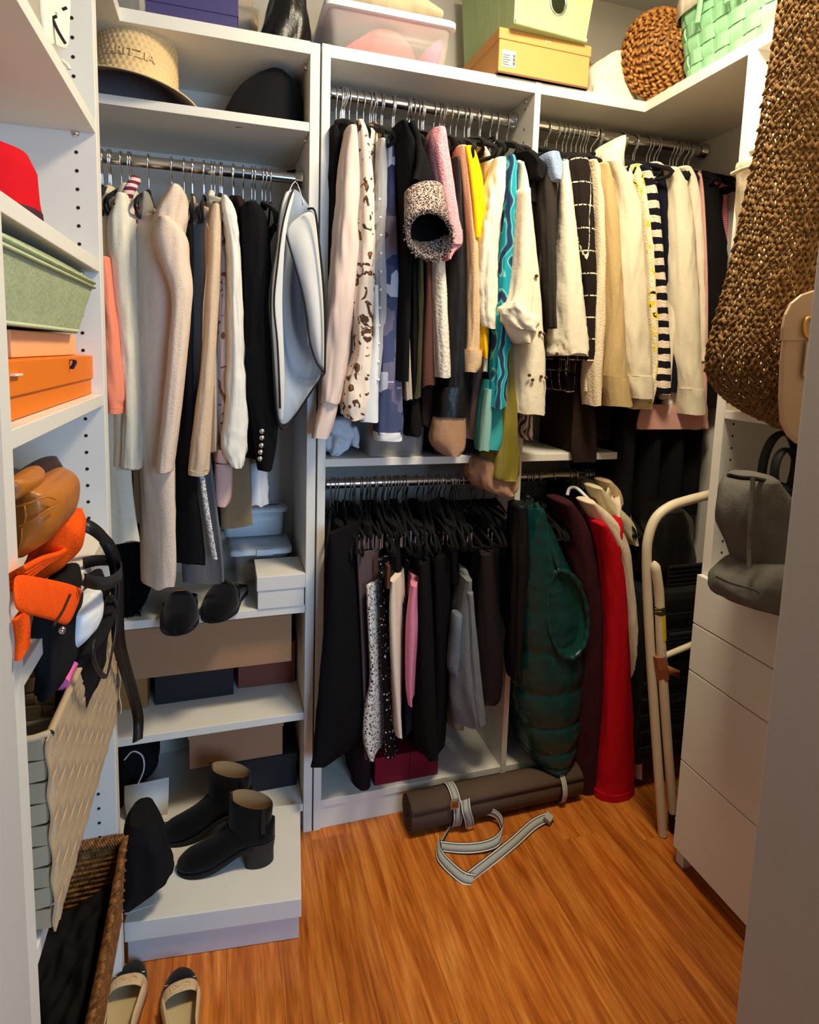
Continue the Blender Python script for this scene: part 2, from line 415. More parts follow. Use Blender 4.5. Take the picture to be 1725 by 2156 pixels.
# ================================================================== soft shape helpers
def interp(rows, n):
    """Catmull-Rom through tuples -> n tuples, spaced by first value"""
    m = len(rows); out = []
    for k in range(n):
        t = k/(n-1)*(m-1); i = min(int(t), m-2); u = t-i
        p0, p1, p2, p3 = rows[max(i-1,0)], rows[i], rows[i+1], rows[min(i+2,m-1)]
        out.append(tuple(.5*((2*b)+(c-a)*u+(2*a-5*b+4*c-d)*u*u+(3*b-a-3*c+d)*u**3) for a,b,c,d in zip(p0,p1,p2,p3)))
    return out
def wrinkle(th, z, seed, fz=9.):
    a = mnoise.noise(Vector((1.9*math.cos(th)+seed*7.3, 1.9*math.sin(th), fz*z)))
    b = mnoise.noise(Vector((4.2*math.cos(th), 4.2*math.sin(th)+seed*3.1, fz*1.9*z)))
    return (1-2.2*abs(a))*.6 + b*.5
def lump(mb, rows, Y, depth, n=22, rings=16, fold=.0,  lobes=5, seed=0, e=.8, cap0=True, cap1=True, round_top=True, pxY=None, wr=.09, fz=9.):
    """soft closed body: rows of (pixel y, left x, right x) seen on plane Y; depth back from Y (float or list per row)"""
    rr = []
    for i, r in enumerate(rows):
        Yr = Y + (r[3] if len(r) > 3 else 0)
        a, b = WY(r[1], r[0], pxY or Yr), WY(r[2], r[0], pxY or Yr)
        dd = depth[i] if isinstance(depth, (list, tuple)) else depth
        rr.append(((a.x+b.x)/2, abs(b.x-a.x)/2, Yr, dd, (a.z+b.z)/2))
    if wr and n >= 20: n = 40; rings = max(rings, 34)
    rr = interp(rr, rings)
    rnd = random.Random(seed); ph = rnd.random()*6; ph2 = rnd.random()*6
    R = []
    for i, (xc, hw, yf, d, z) in enumerate(rr):
        t = i/(rings-1); ring = []
        f = fold*min(1, t*3)
        for k in range(n):
            th = 2*PI*k/n
            c, s = math.cos(th), math.sin(th)
            sx = math.copysign(abs(c)**e, c); sy = math.copysign(abs(s)**e, s)
            g = 1 + f*math.sin(lobes*th + ph + 1.7*math.sin(t*4+ph2)) + f*.5*math.sin((2*lobes+1)*th + ph2 + t*3)
            if wr: g += wr*min(1, .3+t*3)*(wrinkle(th, z, seed, fz)-.2)
            zz = z + ((f+.15*wr)*.03*math.sin(3*th+ph) if 0 < i else 0)
            ring.append((xc + hw*sx*g, yf + d/2 + d/2*sy*(1+(g-1)*.6), zz))
        R.append(ring)
    if round_top and cap0:
        xc, hw, yf, d, z = rr[0]
        top = [[((p[0]-xc)*s+xc, (p[1]-(yf+d/2))*s+yf+d/2, p[2]+h*min(hw, d/2)) for p in R[0]] for s, h in ((.35,.34),(.75,.24),(.93,.1))]
        R = top + R
    mb.loft(R, cap0, cap1); return mb

HOOKMAP = {}
def hook_x(bay, xf):
    a, b, c, d = HOOKMAP[bay]; return max(c-.005, min(d+.005, c + (xf-a)/(b-a)*(d-c)))
HOOKMAP['L'] = (WY(215,600,1.69).x, WY(690,600,1.69).x, -.33, .215)
HOOKMAP['B'] = (WY(690,300,1.69).x, WY(1135,400,1.69).x, .315, .900)
HOOKMAP['C'] = (WY(1140,350,1.69).x, WY(1545,400,1.69).x, .965, 1.62)
HOOKMAP['D'] = (WY(650,1300,1.70).x, WY(1080,1300,1.70).x, .315, .895)
HOOKMAP['E'] = (WY(1085,1200,1.68).x, WY(1390,1200,1.68).x, .965, 1.45)
RODZ = {'L': 2.031, 'B': 2.287, 'C': 2.287, 'D': 1.10, 'E': 1.10}
RODN = {'L': 'left', 'B': 'upper middle', 'C': 'upper right', 'D': 'lower middle', 'E': 'lower right'}

# ------------------------------------------------------------------ hangers
def hook_pts(drop=.088, r=.0205):
    pts = [(0, r*math.cos(a), r*math.sin(a)) for a in [math.radians(v) for v in range(-20, 200, 20)]]
    pts += [(0, -r*.9, -.018), (0, -.006, -.034), (0, 0, -.046), (0, 0, -drop)]
    return pts
def make_hanger(name, label, group, clip=False):
    t = thing(name, label, 'hanger', (0,0,0), 0, group)
    MB().tube(hook_pts(.1 if clip else .09), .0022, 6).build('hook', 'chrome', t, local=True)
    mb = MB()
    if not clip:
        arm = [(0,0,-.082),(0,.03,-.088),(0,.10,-.112),(0,.17,-.138),(0,.205,-.156),(0,.213,-.166),(0,.206,-.176),(0,.19,-.18)]
        full = arm + [(0,-y,z) for x,y,z in reversed(arm)]
        mb.tube(full, .0062, 8, caps=True, flat=.55, up=(1,0,0))
        mb.ell((0,0,-.086), (0,.02,0), (.006,0,0), (0,0,.014), 8, 6)
        mb.build('hanger_arms', 'velvet_black', t, local=True)
    else:
        mb.tube([(0,0,-.095),(0,.02,-.108),(0,.17,-.122),(0,.175,-.128),(0,.17,-.133),(0,-.17,-.133),(0,-.175,-.128),(0,-.17,-.122),(0,-.02,-.108),(0,0,-.095)], .0058, 8, flat=.6, up=(1,0,0))
        mb.build('hanger_bar', 'velvet_black', t, local=True)
        for s in (-1, 1):
            c = MB().obox((.007, s*.15, -.15), (.002,0,0), (0,.009,0), (0,0,.022)).obox((-.007, s*.15, -.15), (.002,0,0), (0,.009,0), (0,0,.022))
            c.tube([(-.009, s*.15, -.134),(.009, s*.15, -.134)], .004, 8)
            c.build('clip', 'chrome', t, local=True, smooth=False)
    return t
HPROTO = {}
def hanger(bay, x, rotz=0., clip=False, y=1.9, tilt=0., what=None):
    key = (bay, clip, what)
    if key not in HPROTO:
        nm = 'clip_hanger' if clip else 'hanger'
        lab = what or (('black clip hanger' if clip else 'black velvet hanger with a chrome hook') + ' on the %s rod' % RODN[bay])
        HPROTO[key] = make_hanger(nm, lab, 'hangers on the %s rod' % RODN[bay], clip); h = HPROTO[key]
    else: h = copy_tree(HPROTO[key])
    h.location = (x, y, RODZ[bay]); h.rotation_euler = (tilt, 0, rotz)
    return h

# ------------------------------------------------------------------ garments
def lean(y, yf):
    q = max(0., min(1., (1.765-y)/max(.01, 1.765-yf))); return q*q*(3-2*q)
def drape_body(mb, xf, xh, hw, yf, yb, zsh, zneck, zhem, seed, hemw=None, fold=.006, flare=0., rings=16, n=40):
    """hanging garment seen edge-on: thin body in Y from yf to yb, leaning from xf (front) to xh (at the rod)"""
    rnd = random.Random(seed); p1, p2, p3 = [rnd.random()*6.28 for _ in range(3)]
    lam = rnd.uniform(.09, .13)
    R = []
    lv = [(zneck, .10), (zneck-.006, .30), ((zneck+zsh)/2, .62), (zsh+.012, .9), (zsh-.015, 1.0)]
    for k in range(1, rings): lv.append((zsh-.015 + (zhem-zsh+.015)*k/(rings-1), 1.0))
    ym = 1.9
    for z, w in lv:
        t = max(0, min(1, (zsh-z)/max(.01, zsh-zhem)))
        y0 = ym + (yf-ym)*w; y1 = ym + (yb-ym)*w
        h = hw*(.55+.45*w)*(1+flare*t) if hemw is None else (hw*(1-t)+hemw*t)*(.55+.45*w)
        ring = []
        for k in range(n):
            th = 2*PI*k/n; c, s = math.cos(th), math.sin(th)
            sy = math.copysign(abs(s)**.55, s); sx = math.copysign(abs(c)**.8, c)
            y = (y0+y1)/2 + (y1-y0)/2*sy
            u = lean(y, yf)
            x = xh + (xf-xh)*u*1.0 + h*sx
            a = fold*(.25+.75*t)
            x += a*math.sin(2*PI*y/lam + p1 + .8*math.sin(3*z+p2)) + a*.5*math.sin(2*PI*y/lam*2.3 + p3)
            x += .10*h*wrinkle(th*2, z, seed)
            zz = z + (fold*1.2*math.sin(2*PI*y/lam*1.1+p2) if t > .98 else 0)
            ring.append((x, y, zz))
        R.append(ring)
    mb.loft(R, True, True); return mb

GN = [0]
def garment(bay, name, label, cat, mat, rows, Yf=1.69, kind='sleeve', hem=None, cuff=None, cuffmat=None, sd=.10, fold=.07, lobes=4, yb=2.085, hwb=None, hang=True, bodymat=None, flare=0., clip=False, zneck=None, bodyfold=.006, neck_h=.07, group=None, open_cuff=False, hooks=1, wr=None, fz=None):
    """rows: (pixel y, left x, right x[, extra depth]) of the visible front edge on plane Yf"""
    GN[0] += 1; seed = GN[0]
    kd = SPEC[mat].get('kind'); sc_ = SPEC[mat].get('scale', 0)
    if wr is None: wr = .28 if kd == 'crinkle' else .20 if kd in ('plain', 'spots', 'blocks', 'swirl') else .16
    if fz is None: fz = 24. if kd == 'crinkle' else 8.
    r0 = rows[0]; a, b = WY(r0[1], r0[0], Yf), WY(r0[2], r0[0], Yf)
    xf, hw0, ztop = (a.x+b.x)/2, abs(b.x-a.x)/2, (a.z+b.z)/2
    # average front x over the upper half
    xs = [(WY(r[1], r[0], Yf).x+WY(r[2], r[0], Yf).x)/2 for r in rows]; xa = xs[len(xs)//3]
    xh = hook_x(bay, xa)
    zb = WY((rows[-1][1]+rows[-1][2])/2, rows[-1][0], Yf).z
    t = thing(name, label, cat, (xh, 1.9, zb), 0, group)
    ws = [abs(WY(r[2], r[0], Yf).x-WY(r[1], r[0], Yf).x)/2 for r in rows]
    if kind == 'sleeve':
        zhem = WY(rows[-1][1], hem, Yf).z if hem else zb+.02
        hb = hwb or max(.008, min(.024, sum(ws)/len(ws)*.62))
        zsh = ztop - .012; zn = zneck or min(zsh+neck_h, RODZ[bay]-.065)
        drape_body(MB_ := MB(), xa, xh, hb, Yf+.035, yb, zsh, zn, zhem, seed, fold=bodyfold, flare=flare)
        body = MB_.build('body', bodymat or mat, t)
        rr = list(rows)
        sl = MB(); lump(sl, rr, Yf, sd, 40, 40, fold, lobes, seed, .85, wr=wr, fz=fz)
        s = sl.build('sleeve', mat, t)
        if cuff:
            y1 = rows[-1][0]; y0 = y1-cuff
            # cuff ring rows from the end of the sleeve
            def at(y):
                for q in range(len(rows)-1):
                    if rows[q][0] <= y <= rows[q+1][0]:
                        u = (y-rows[q][0])/(rows[q+1][0]-rows[q][0]); return [rows[q][1]*(1-u)+rows[q+1][1]*u, rows[q][2]*(1-u)+rows[q+1][2]*u]
                return list(rows[-1][1:3])
            cr = [(y, at(y)[0]-2.0, at(y)[1]+2.0) for y in (y0, y0+2, (y0+y1)/2, y1+2)]
            c = MB(); lump(c, cr, Yf-.003, sd+.006, 26, 7, .02, 3, seed, .85, cap1=not open_cuff, round_top=False)
            c.build('cuff', cuffmat or mat, s)
    else:
        # one draped piece whose near edge follows the rows
        sl = MB()
        R = []
        rr = []
        for r in rows:
            Yr = Yf + (r[3] if len(r) > 3 else 0)
            p, q = WY(r[1], r[0], Yr), WY(r[2], r[0], Yr)
            rr.append(((p.x+q.x)/2, abs(q.x-p.x)/2, (p.z+q.z)/2, Yr))
        NR = 36
        rr = interp(rr, NR)
        rnd = random.Random(seed); p1, p2, p3 = [rnd.random()*6.28 for _ in range(3)]; lam = rnd.uniform(.08, .12)
        zt = rr[0][2]; zn = zneck or min(zt+neck_h, RODZ[bay]-.065)
        lv = []
        if not clip:
            for w, h in ((.12, 1.), (.35, .9), (.7, .5), (.92, .12)): lv.append((rr[0][0], rr[0][1]*(.5+.5*w), zt + (zn-zt)*h, rr[0][3], w))
        for q in rr: lv.append((*q, 1.))
        z1 = rr[-1][2]
        for x, h, z, yf, w in lv:
            tt = max(0, min(1, (zt-z)/max(.02, zt-z1)))
            y0 = 1.9+(yf-1.9)*w; y1 = 1.9+(yb-1.9)*w; ring = []
            n = 60
            for k in range(n):
                th = 2*PI*k/n; c, s_ = math.cos(th), math.sin(th)
                sy = math.copysign(abs(s_)**.55, s_); sx = math.copysign(abs(c)**.75, c)
                y = (y0+y1)/2 + (y1-y0)/2*sy
                u = lean(y, yf)
                g = 1 + fold*(.3+.7*tt)*math.sin(lobes*th*1.0+p3+1.3*math.sin(tt*4+p1)) + wr*.8*(.35+.65*tt)*(wrinkle(th*2, z, seed, fz)-.2)
                xx = xh + (x-xh)*u + (min(h, .03)+(h-min(h, .03))*min(1, u*2.5))*sx*g
                a_ = bodyfold*(.3+.7*tt)
                xx += a_*math.sin(2*PI*y/lam+p1+.8*math.sin(3*z+p2))
                ring.append((xx, y, z+(.004*math.sin(3*th+p2)+.003*math.sin(7*th) if tt > .97 else 0)))
            R.append(ring)
        sl.loft(R, True, True)
        s = sl.build('body', mat, t)
    if hang:
        hanger(bay, xh, random.uniform(-.06, .06), clip, tilt=random.uniform(-.03, .03))
        for q in range(hooks-1): hanger(bay, xh + (q+1)*.009*(1 if q % 2 else -1), random.uniform(-.1, .1), clip, tilt=random.uniform(-.04, .04))
    return t, s

def sheet(rows, name, mat, parent, t=.004, sub=1, loc=None):
    """rows of (px, py, Y) -> thin solid cloth sheet"""
    g = [[WY(*p) for p in r] for r in rows]
    return MB().grid(g).build(name, mat, parent, solid=t, sub=sub)
def pxtube(pts, r, n=8, smooth=4):
    P = [tuple(WY(*p)) for p in pts]
    if smooth and len(P) > 2: P = interp(P, (len(P)-1)*smooth+1)
    return MB().tube(P, r, n)

def strap(parent, name, mat, pts, half, t=.003, smooth=6):
    P = interp([tuple(p) for p in pts], (len(pts)-1)*smooth+1)
    return MB().ribbon(P, half if isinstance(half, list) else Vector(half), t).build(name, mat, parent, bevel=0)

# cardboard / gift box with lid: local frame, front face towards -Y
def box_thing(name, label, base, w, d, h, rotz, mat, lidmat=None, lid_h=.03, lid_gap=.002, group=None, cat='box', over=.003):
    t = thing(name, label, cat, base, rotz, group)
    MB().box(-w/2, 0, 0, w/2, d, h-.002).build('box_body', mat, t, smooth=False, bevel=.0015, local=True)
    if lid_h: 
        lid = MB().box(-w/2-over, -over, h-lid_h, w/2+over, d+over, h+.001).build('lid', lidmat or mat, t, smooth=False, bevel=.0018, local=True)
    return t
def text_mesh(body, size, ext, font_shear=0.):
    c = bpy.data.curves.new('txt', 'FONT'); c.body = body; c.size = size; c.extrude = ext; c.align_x = 'CENTER'; c.align_y = 'CENTER'; c.shear = font_shear; c.resolution_u = 3
    o = bpy.data.objects.new('txt', c); COL.objects.link(o)
    dg = bpy.context.evaluated_depsgraph_get(); dg.update()
    me = bpy.data.meshes.new_from_object(o.evaluated_get(dg)); bpy.data.objects.remove(o); return me
def lettering(name, body, size, parent, mat, loc, rot=(PI/2,0,0), ext=.0006, shear=0., fn=None):
    me = text_mesh(body, size, ext, shear); me.name = name
    if fn:
        for v in me.vertices: v.co = fn(v.co)
    me.materials.clear(); me.materials.append(M(mat))
    o = bpy.data.objects.new(name, me); COL.objects.link(o); o.parent = parent
    if not fn: o.location = loc; o.rotation_euler = rot
    return o
# ================================================================== cloth materials
F = fabric
F('cream_wool', (232,222,198), 'felt', .25, 300); F('blush_wool', (225,202,182), 'felt', .45, 340); F('coral_cotton', (240,140,110), 'plain', .4, 60)
F('grey_knit', (150,142,132), 'knit', .4, 320); F('mid_grey', (110,108,108), 'knit', .3, 300); F('stripe_plum', (120,40,70), 'stripes', .3, 55, col2=(226,200,190)); SPEC['stripe_plum']['bscale']=300
F('black_wool', (17,16,18), 'felt', .3, 300); F('black_cotton', (22,20,21), 'plain', .35, 90); F('black_fur', (9,9,10), 'felt', .9, 160)
F('navy_knit', (22,24,38), 'knit', .35, 320); F('beige_wool', (210,184,156), 'felt', .45, 320); F('pink_print', (226,196,184), 'spots', .2, 20, col2=(150,96,66), col3=(176,120,88)); SPEC['pink_print']['bscale']=300
F('pink_rib', (216,178,168), 'knit', .4, 320); F('ivory_shirt', (228,224,212), 'crinkle', .35, 55); F('taupe_pleat', (132,114,88), 'plain', .3, 60)
F('white_cotton', (226,228,230), 'crinkle', .3, 40); F('speckle_trim', (205,200,195), 'tweed', .2, 160, col2=(60,58,58), col3=(215,212,208))
F('blue_white', (216,220,228), 'crinkle', .35, 34); F('cover_white', (205,205,203), 'crinkle', .2, 26); F('cover_shaded', (150,160,176), 'crinkle', .2, 24)  # inside of the white coat: its shade is painted in as bluish grey
F('blush_satin', (224,200,186), 'plain', .15, 30, rough=.55, spec=.3); F('horse_print', (230,214,196), 'spots', .12, 24, col2=(84,58,44), col3=(150,96,60)); SPEC['horse_print']['bscale']=60
F('dotted_grey', (170,170,172), 'plain', .2, 40); F('blue_blocks', (70,78,112), 'blocks', .15, 17, col2=(108,104,130), col3=(186,190,206), col4=(52,58,92)); SPEC['blue_blocks']['bscale']=60
F('greige', (186,172,152), 'felt', .3, 300); F('brown_wool', (92,58,50), 'felt', .35, 300); F('olive_dark', (70,72,50), 'plain', .3, 90); F('espresso', (44,32,28), 'felt', .35, 260)
F('tweed_bw', (16,15,18), 'tweed', .8, 190, col2=(44,38,38), col3=(176,156,148)); F('boucle_white', (226,218,204), 'felt', 1.0, 110)
F('pink_tweed', (238,164,170), 'tweed', .5, 240, col2=(244,178,184), col3=(226,146,156)); F('black_satin', (20,19,21), 'plain', .2, 40, rough=.5, spec=.3); F('black_leather', (18,17,17), 'plain', .25, 120, rough=.34, spec=.5)
F('tan_suede', (172,134,106), 'felt', .25, 280); F('sand_wool', (214,182,144), 'felt', .45, 320); F('yellow_wool', (246,196,20), 'felt', .3, 300); F('cream_linen', (232,224,204), 'crinkle', .45, 48)
F('turquoise_print', (32,150,170), 'swirl', .15, 10, col2=(120,196,206), col3=(36,120,112), col4=(40,56,96)); SPEC['turquoise_print']['bscale']=60
F('teal_silk', (60,160,165), 'plain', .15, 40, rough=.5); F('seafoam', (140,188,180), 'plain', .15, 40); F('olive_satin', (138,126,44), 'crinkle', .3, 30, rough=.38, spec=.5, var=.3)
F('paisley', (232,222,204), 'swirl', .1, 16, col2=(64,46,40), col3=(230,220,202), col4=(60,44,38)); F('mauve_pleat', (150,128,126), 'plain', .2, 60)
F('denim_blue', (150,170,204), 'felt', .5, 240); F('denim_grey', (104,112,124), 'felt', .4, 260); F('charcoal', (52,47,46), 'plain', .3, 80); F('windowpane', (34,27,25), 'windowpane', .35, 15., col2=(230,220,200)); SPEC['windowpane']['bscale']=300
F('oat_knit', (224,204,174), 'knit', .5, 220); F('khaki_fleece', (192,166,118), 'felt', .25, 320); F('cream_fleece', (228,216,190), 'felt', .22, 320)
F('daisy_knit', (236,222,190), 'spots', .7, 26, col2=(238,206,30), col3=(24,22,26)); SPEC['daisy_knit']['bscale']=200
F('navy_stripe', (24,22,32), 'stripes', .8, 23, col2=(236,216,194)); SPEC['navy_stripe']['bscale']=240
F('rose_fleece', (214,162,152), 'felt', .25, 320); F('gingham_pink', (220,60,110), 'stripes', .1, 160, col2=(240,190,200))
F('plum_black', (40,30,34), 'felt', .3, 260); F('mauve_dark', (92,74,76), 'plain', .3, 90); F('tweed_wb', (28,26,30), 'tweed', .7, 120, col2=(190,186,182), col3=(226,222,216)); F('black_sequin', (14,13,14), 'sequin', .3, 230, col2=(200,200,200), rough=.4)
F('cream_cotton', (236,220,198), 'plain', .3, 70); F('pink_cotton', (226,136,164), 'plain', .3, 70); F('denim_light', (120,124,128), 'felt', .45, 260); F('khaki_cloth', (146,134,110), 'plain', .4, 60)
S('puffer_teal', (11,60,60), rough=.28, spec=.5, var=.12, bump=.5, scale=46); S('puffer_lining', (12,66,56), rough=.6, var=.2, bump=.2, scale=60)
F('burgundy', (58,26,32), 'felt', .3, 240); F('red_fleece', (190,16,30), 'felt', .28, 300); F('cream_jacket', (232,212,186), 'felt', .3, 300); F('tan_fleece', (196,168,134), 'felt', .3, 260); F('parka_beige', (206,194,160), 'plain', .25, 60)

# ================================================================== left rod (bay L)
G = garment
LG = 'garments on the left rod'; BG = 'garments on the upper middle rod'; CG = 'garments on the upper right rod'; DG = 'garments on the lower middle rod'; EG = 'garments on the lower right rod'
G('L','coral_blouse','coral cotton blouse with gathered cuff at the far left of the left rod','blouse','coral_cotton',[(540,204,228),(640,206,240),(740,212,251),(830,216,259),(850,220,256),(870,222,253)],Yf=1.66,hem=860,sd=.07,cuff=12,group=LG)
G('L','cream_skirt','cream flared skirt showing below the cream wool blazer','skirt','cream_wool',[(760,228,290),(985,231,300),(1060,232,308),(1135,233,321),(1143,234,322)],Yf=1.73,kind='panel',fold=.03,bodyfold=.004,yb=2.05,group=LG)
t,_=G('L','cream_blazer','cream wool blazer hanging beside the left shelf tower','blazer','cream_wool',[(405,238,268),(440,226,276),(470,218,281),(560,224,283),(650,236,286),(750,248,290),(860,254,293),(978,250,296),(988,250,295)],Yf=1.68,hem=975,sd=.12,fold=.03,lobes=3,group=LG)
lump(MB_:=MB(), [(640,232,284),(760,231,288),(860,231,292),(984,231,294)],1.72,.10,26,12,.03,3,4,round_top=False); MB_.build('front_panel','cream_wool',t)
lump(MB_:=MB(), [(384,252,276),(395,240,285),(425,236,284),(455,245,282)],1.72,.16,18,9,.05,3,3); MB_.build('collar','cream_wool',t)
t,_=G('L','striped_sweater','plum and cream striped knit sweater between the cream blazer and grey sweater','sweater','stripe_plum',[(430,272,290),(520,276,292),(700,280,296),(900,282,298)],Yf=1.74,hem=1000,sd=.06,group=LG)
pxtube([(266,418,1.72),(276,395,1.72),(286,378,1.74)],.013,10).build('strap','stripe_plum',t)
G('L','grey_sweater','grey knit sweater behind the hooded blush coat','sweater','grey_knit',[(402,296,312),(450,288,322),(600,288,322),(800,292,322),(985,294,324)],Yf=1.74,hem=990,sd=.08,group=LG)
# hooded blush coat
t,_=G('L','blush_coat','long blush wool coat with a hood on the left rod','coat','blush_wool',[(468,322,372),(520,306,384),(620,300,390),(800,298,388),(985,314,388),(1100,326,388),(1200,324,390),(1240,322,386)],Yf=1.69,kind='panel',fold=.03,bodyfold=.003,yb=2.06,group=LG)
sl=MB(); lump(sl,[(455,330,362),(490,318,392),(540,330,396),(598,352,404),(650,358,401),(750,350,392),(880,338,378),(985,326,364),(997,326,362)],1.615,.10,26,24,.035,4,5,.85); sl.build('sleeve','blush_wool',t)
hd=MB(); lump(hd,[(386,352,384),(400,340,391),(430,322,393),(452,314,392),(470,318,388),(492,336,384),(505,350,378)],1.63,.2,24,16,.05,4,8,.9); hd.build('hood','blush_wool',t)
G('L','black_dress','long black dress with speckled trim beside the blush coat','dress','black_cotton',[(470,386,418),(600,384,420),(800,384,420),(1000,384,428),(1120,386,448),(1190,388,452)],Yf=1.70,kind='panel',fold=.06,bodyfold=.004,yb=2.06,group=LG)
strap(bpy.data.objects['black_dress'],'trim','speckle_trim',[WY(424,990,1.695),WY(432,1050,1.693),WY(443,1120,1.692),WY(453,1178,1.692)],(.0065,0,0),.004)
t,_=G('L','grey_vest','grey knit vest with white piping on the left rod','vest','mid_grey',[(440,418,440),(500,414,446),(600,416,442),(760,412,440),(900,420,446),(1160,452,474),(1230,458,476)],Yf=1.72,kind='panel',fold=.05,bodyfold=.003,yb=2.06,group=LG)
pxtube([(436,470,1.70),(446,510,1.70),(438,560,1.70),(430,640,1.70),(428,720,1.70)],.0025,6).build('piping','white_cotton',t)
G('L','beige_cardigan','beige wool cardigan with a long sleeve ending in a rolled cuff','cardigan','beige_wool',[(428,446,464),(470,440,466),(600,434,462),(760,424,452),(880,410,446),(985,397,440),(1001,397,436)],Yf=1.665,hem=960,sd=.08,cuff=10,group=LG)
t,_=G('L','pink_sweater','pink knit sweater with brown scrawl print and ribbed hem','sweater','pink_print',[(445,458,484),(540,462,484),(700,456,482),(880,456,492),(950,452,492)],Yf=1.72,hem=950,sd=.07,group=LG)
lump(MB_:=MB(),[(948,448,494),(960,446,495),(976,446,494)],1.70,.2,26,6,.03,9,3,round_top=False); MB_.build('hem_rib','pink_rib',t)
lump(MB_:=MB(),[(978,450,490),(1020,450,490),(1058,450,486),(1068,453,480)],1.72,.08,22,8,.03,3,4,round_top=False); MB_.build('lower_sleeve','pink_rib',t)
t,_=G('L','ivory_shirt','ivory shirt with a slit cuff on the left rod','shirt','ivory_shirt',[(410,466,480),(440,466,496),(520,478,506),(700,482,514),(860,476,520),(940,466,520),(985,486,514)],Yf=1.665,hem=960,sd=.08,fold=.06,group=LG)
G('L','dark_brown_top','dark brown top squeezed between the ivory shirt and the black blazer','top','espresso',[(412,492,512),(460,500,520),(560,508,526),(800,508,530)],Yf=1.74,hem=900,sd=.06,group=LG)
t,_=G('L','black_blazer','black wool blazer with a row of metal sleeve buttons','blazer','black_wool',[(425,512,548),(460,508,566),(600,510,576),(800,514,580),(930,534,586),(993,544,574)],Yf=1.67,hem=970,sd=.10,fold=.03,lobes=3,group=LG)
for i,(x,y) in enumerate(((552,908),(552,922),(551,938),(549,952),(548,966))):
    MB().ell(WY(x,y,1.664),(0,-.004,0),(.0075,0,0),(0,0,.0075),10,6).build('button','chrome',t)
G('L','taupe_skirt','taupe pleated skirt hanging below the black blazer','skirt','taupe_pleat',[(900,506,536),(980,488,546),(1050,482,552),(1108,478,556)],Yf=1.75,kind='panel',fold=.16,lobes=7,bodyfold=.008,yb=2.04,clip=True,group=LG)
G('L','pale_blue_shirt','pale blue cotton shirt whose tail hangs behind the piped white coat','shirt','blue_white',[(560,572,600),(700,574,600),(900,560,604),(1000,552,612),(1066,546,622)],Yf=1.79,kind='panel',fold=.07,bodyfold=.005,yb=2.05,group=LG)
# piped white coat
t=thing('piped_coat','white coat with black piping at the right end of the left rod','coat',WY(630,900,1.72),0,LG)
sheet([[(604,398,1.70),(618,395,1.74),(632,402,1.80),(640,425,1.82)],[(592,440,1.68),(615,440,1.76),(645,436,1.76),(668,448,1.70)],[(586,500,1.675),(612,500,1.79),(645,500,1.79),(672,520,1.69)],[(578,570,1.67),(606,570,1.83),(640,570,1.82),(679,590,1.69)],[(573,640,1.67),(603,640,1.84),(645,640,1.83),(683,660,1.69)],[(576,720,1.67),(606,720,1.82),(645,720,1.80),(684,740,1.69)],[(580,790,1.67),(606,800,1.75),(645,800,1.74),(683,782,1.69)],[(584,850,1.67),(600,850,1.70),(630,840,1.70),(660,822,1.69)],[(588,890,1.68),(596,898,1.69),(608,892,1.69),(628,862,1.69)]],'body','cover_shaded',t,.004,2)
sheet([[(600,402,1.68),(612,398,1.68),(624,402,1.69)],[(590,440,1.665),(600,440,1.66),(612,440,1.67)],[(584,500,1.66),(592,500,1.655),(600,500,1.665)],[(575,570,1.655),(585,570,1.65),(597,570,1.66)],[(569,640,1.655),(580,640,1.65),(594,640,1.66)],[(575,720,1.655),(586,720,1.65),(598,720,1.66)],[(579,790,1.655),(590,790,1.65),(600,790,1.66)],[(583,850,1.66),(592,850,1.655),(599,850,1.66)],[(587,888,1.665),(592,888,1.66),(596,888,1.665)]],'lapel','cover_white',t,.005,2)
sheet([[(598,478,1.69),(625,455,1.69),(648,440,1.69),(665,446,1.68)],[(612,530,1.69),(635,520,1.67),(655,510,1.67),(671,520,1.68)],[(632,600,1.69),(645,600,1.67),(662,600,1.665),(680,600,1.68)],[(644,660,1.69),(655,660,1.67),(668,660,1.665),(684,660,1.68)],[(652,720,1.69),(662,720,1.675),(672,725,1.67),(685,735,1.68)],[(668,765,1.69),(674,770,1.68),(680,775,1.68),(684,784,1.685)]],'front_panel','cover_white',t,.005,2)
pxtube([(618,397,1.672),(606,430,1.652),(594,480,1.648),(584,560,1.643),(577,640,1.643),(584,720,1.643),(588,800,1.643),(590,860,1.65)],.0026,6).build('piping','black_satin',t)
pxtube([(601,402,1.672),(589,445,1.652),(582,520,1.648),(573,575,1.643),(567,640,1.643),(573,720,1.643),(577,800,1.643),(582,865,1.65),(592,903,1.66),(612,890,1.675),(640,848,1.675),(662,815,1.67),(684,786,1.67)],.0026,6).build('piping','black_satin',t)
pxtube([(648,440,1.672),(663,444,1.66),(671,500,1.66),(680,590,1.66),(684,660,1.662),(685,735,1.665),(684,786,1.67)],.003,6).build('piping','black_satin',t)
pxtube([(598,478,1.68),(613,530,1.678),(633,600,1.678),(645,660,1.678),(653,720,1.678),(668,765,1.675),(684,786,1.672)],.0026,6).build('piping','black_satin',t)
pxtube([(600,425,1.72),(622,382,1.80),(640,430,1.76)],.0012,6).build('hanging_loop','white_cotton',t)
hanger('L', hook_x('L', WY(620,420,1.69).x), .1)
for px_ in (216,232,272,404,430,452,466,492,512,530,552,570):
    hanger('L', WY(px_, 352, 1.9).x, random.uniform(-.12,.12), tilt=random.uniform(-.05,.05))
